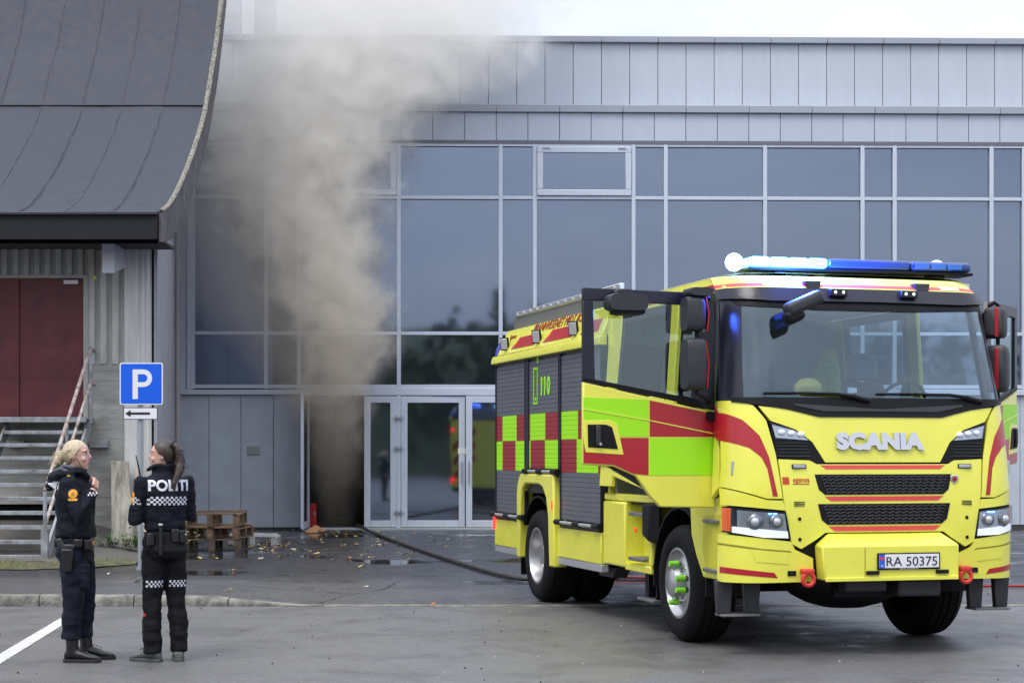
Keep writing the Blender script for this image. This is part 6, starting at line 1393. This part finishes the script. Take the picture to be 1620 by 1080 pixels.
# ------------------------------------------------------------------ smoke pouring out of the open door
def smoke():
    HP = [(838, 530, 44), (760, 528, 50), (690, 526, 56), (620, 512, 84), (560, 494, 116), (500, 474, 142), (440, 458, 156), (380, 446, 162), (320, 442, 166), (260, 456, 172), (200, 478, 185), (150, 520, 230), (100, 562, 262), (50, 592, 275), (0, 605, 280), (-60, 620, 280), (-140, 650, 300)]
    k = 37.0 / 2820; RW = [(1.6 + (719 - y_) * k, (x_ - 810) * k, w_ * k * 1.18) for y_, x_, w_ in HP]
    RW[0] = (.06, RW[0][1], RW[0][2])
    cxf = lambda z: interp(z, [(a, b) for a, b, c_ in RW]); wf = lambda z: interp(z, [(a, c_) for a, b, c_ in RW])
    cyf = lambda z: interp(z, [(0, 37.85), (1.2, 37.6), (2.4, 37.15), (3.2, 36.85), (6, 36.7), (10, 36.9), (14, 37.4)]); dyf = lambda z: interp(z, [(0, .42), (2.6, .50), (3.5, .62), (6, .85), (10, 1.2), (14, 1.5)])
    mb = MB(); n_, m_ = 40, 70; V_ = []
    for j in range(m_ + 1):
        z = lerp(.06, RW[-1][0], j / m_)
        for i in range(n_):
            t = 2 * math.pi * i / n_; b_ = 1.22 + .16 * noise.noise(Vector((math.cos(t) * 1.4, math.sin(t) * 1.4, z * .9)))
            V_.append((cxf(z) + wf(z) * b_ * math.cos(t), min(cyf(z) + dyf(z) * b_ * math.sin(t), 38.6 if z < 2.5 else 37.80), z))
    mb.add(V_, [(j * n_ + i, j * n_ + (i + 1) % n_, (j + 1) * n_ + (i + 1) % n_, (j + 1) * n_ + i) for j in range(m_) for i in range(n_)] + [tuple(range(n_ - 1, -1, -1)), tuple(range(m_ * n_, (m_ + 1) * n_))])
    m = bpy.data.materials.new('smoke'); m.use_nodes = True; n = m.node_tree.nodes; l = m.node_tree.links; n.clear()
    o = n.new('ShaderNodeOutputMaterial'); pv = n.new('ShaderNodeVolumePrincipled'); l.new(pv.outputs[0], o.inputs['Volume'])
    tc_ = n.new('ShaderNodeTexCoord'); sp = n.new('ShaderNodeSeparateXYZ'); l.new(tc_.outputs['Object'], sp.inputs[0])
    def M(op, a, b_=None, c_=None):
        q = n.new('ShaderNodeMath'); q.operation = op
        for i, v in enumerate((a, b_, c_)):
            if v is None: continue
            if isinstance(v, (int, float)): q.inputs[i].default_value = v
            else: l.new(v, q.inputs[i])
        return q.outputs[0]
    def curve(pts, lo, hi):
        """value of a piecewise curve of z"""
        zmin, zmax = pts[0][0], pts[-1][0]; f = n.new('ShaderNodeFloatCurve'); c_ = f.mapping.curves[0]
        mr = n.new('ShaderNodeMapRange'); mr.inputs['From Min'].default_value = zmin; mr.inputs['From Max'].default_value = zmax; l.new(sp.outputs['Z'], mr.inputs['Value']); l.new(mr.outputs[0], f.inputs['Value'])
        P = [((a - zmin) / (zmax - zmin), (b_ - lo) / (hi - lo)) for a, b_ in pts]
        c_.points[0].location = P[0]; c_.points[1].location = P[-1]
        for p in P[1:-1]: c_.points.new(*p)
        f.mapping.update(); return M('MULTIPLY_ADD', f.outputs[0], hi - lo, lo)
    cxn = curve([(a, b) for a, b, c_ in RW], -5, -1.5); wn = curve([(a, c_) for a, b, c_ in RW], .3, 5)
    zs = [0, 1.2, 2.4, 3.2, 6, 10, 14]; cyn = curve([(z, cyf(z)) for z in zs], 36, 38.5); dyn = curve([(z, dyf(z)) for z in zs], .3, 2)
    dens = curve([(.0, .10), (.8, .30), (1.6, .85), (2.6, 1.7), (3.6, 2.2), (5.5, 2.1), (7.5, 1.9), (9.0, 1.75), (10.5, 1.45), (12, 1.25), (14, 1.1)], 0, 4)
    def NZ(sc_, det, ro, off=(0, 0, 0), dist=0):
        mpn = n.new('ShaderNodeMapping'); mpn.inputs['Location'].default_value = off; q = n.new('ShaderNodeTexNoise'); q.inputs['Scale'].default_value = sc_; q.inputs['Detail'].default_value = det; q.inputs['Roughness'].default_value = ro; q.inputs['Distortion'].default_value = dist
        l.new(tc_.outputs['Object'], mpn.inputs['Vector']); l.new(mpn.outputs[0], q.inputs['Vector']); return q.outputs['Fac']
    big = NZ(.75, 2, .5); bil = NZ(1.9, 3, .6, (3, 1, 7), .4)
    dx = M('DIVIDE', M('SUBTRACT', M('SUBTRACT', sp.outputs['X'], cxn), M('MULTIPLY', M('SUBTRACT', big, .5), .9)), wn); dy = M('DIVIDE', M('SUBTRACT', sp.outputs['Y'], cyn), dyn)
    r_ = M('SQRT', M('ADD', M('MULTIPLY', dx, dx), M('MULTIPLY', dy, dy)))
    # the dense stem runs along the right side of the thin veil, and fills it higher up
    kof = curve([(.0, .0), (2.4, .02), (3.4, .26), (5.0, .34), (6.5, .22), (8.0, .04), (9.5, 0), (14, 0)], -.1, .5); kwd = curve([(.0, .95), (2.4, .9), (3.4, .62), (5.0, .60), (6.5, .74), (8.0, .94), (9.5, 1.0), (14, 1.0)], .4, 1.1)
    cdx = M('DIVIDE', M('SUBTRACT', dx, kof), kwd); rc = M('SQRT', M('ADD', M('MULTIPLY', cdx, cdx), M('MULTIPLY', dy, dy)))
    rd_ = M('ADD', M('ADD', rc, M('MULTIPLY', M('SUBTRACT', bil, .5), 1.6)), M('MULTIPLY', M('SUBTRACT', NZ(4.8, 3, .66, (9, 4, 2), .5), .5), .6))
    mr = n.new('ShaderNodeMapRange'); mr.interpolation_type = 'SMOOTHSTEP'; mr.inputs['From Min'].default_value = 1.05; mr.inputs['From Max'].default_value = .25; l.new(rd_, mr.inputs['Value'])
    # thin veil around the dense core, always gone before the domain edge
    ve = n.new('ShaderNodeMapRange'); ve.interpolation_type = 'SMOOTHSTEP'; ve.inputs['From Min'].default_value = 1.12; ve.inputs['From Max'].default_value = .4; l.new(r_, ve.inputs['Value'])
    edge = n.new('ShaderNodeMapRange'); edge.interpolation_type = 'SMOOTHSTEP'; edge.inputs['From Min'].default_value = 1.12; edge.inputs['From Max'].default_value = .9; l.new(r_, edge.inputs['Value'])
    core = M('MULTIPLY', mr.outputs[0], edge.outputs[0]); dn = M('MULTIPLY', M('ADD', core, M('MULTIPLY', ve.outputs[0], .30)), dens)
    l.new(dn, pv.inputs['Density'])
    rp = n.new('ShaderNodeValToRGB'); mz = n.new('ShaderNodeMapRange'); mz.inputs['From Min'].default_value = 0; mz.inputs['From Max'].default_value = 12; l.new(sp.outputs['Z'], mz.inputs['Value']); l.new(mz.outputs[0], rp.inputs['Fac'])
    e = rp.color_ramp.elements; e[0].position = .08; e[0].color = (.80, .71, .58, 1); e[1].position = .85; e[1].color = (.995, .985, .965, 1); q = e.new(.45); q.color = (.985, .95, .88, 1)
    l.new(rp.outputs[0], pv.inputs['Color']); pv.inputs['Anisotropy'].default_value = 0.0
    ob = mb.build('smoke', m); m.volume_intersection_method = 'ACCURATE' if hasattr(m, 'volume_intersection_method') else None
    m.cycles.volume_step_rate = .5 if hasattr(m.cycles, 'volume_step_rate') else 1
    tag(ob, 'thick tan and grey smoke rising from the open door over the glass front', 'smoke', kind='stuff')
smoke()
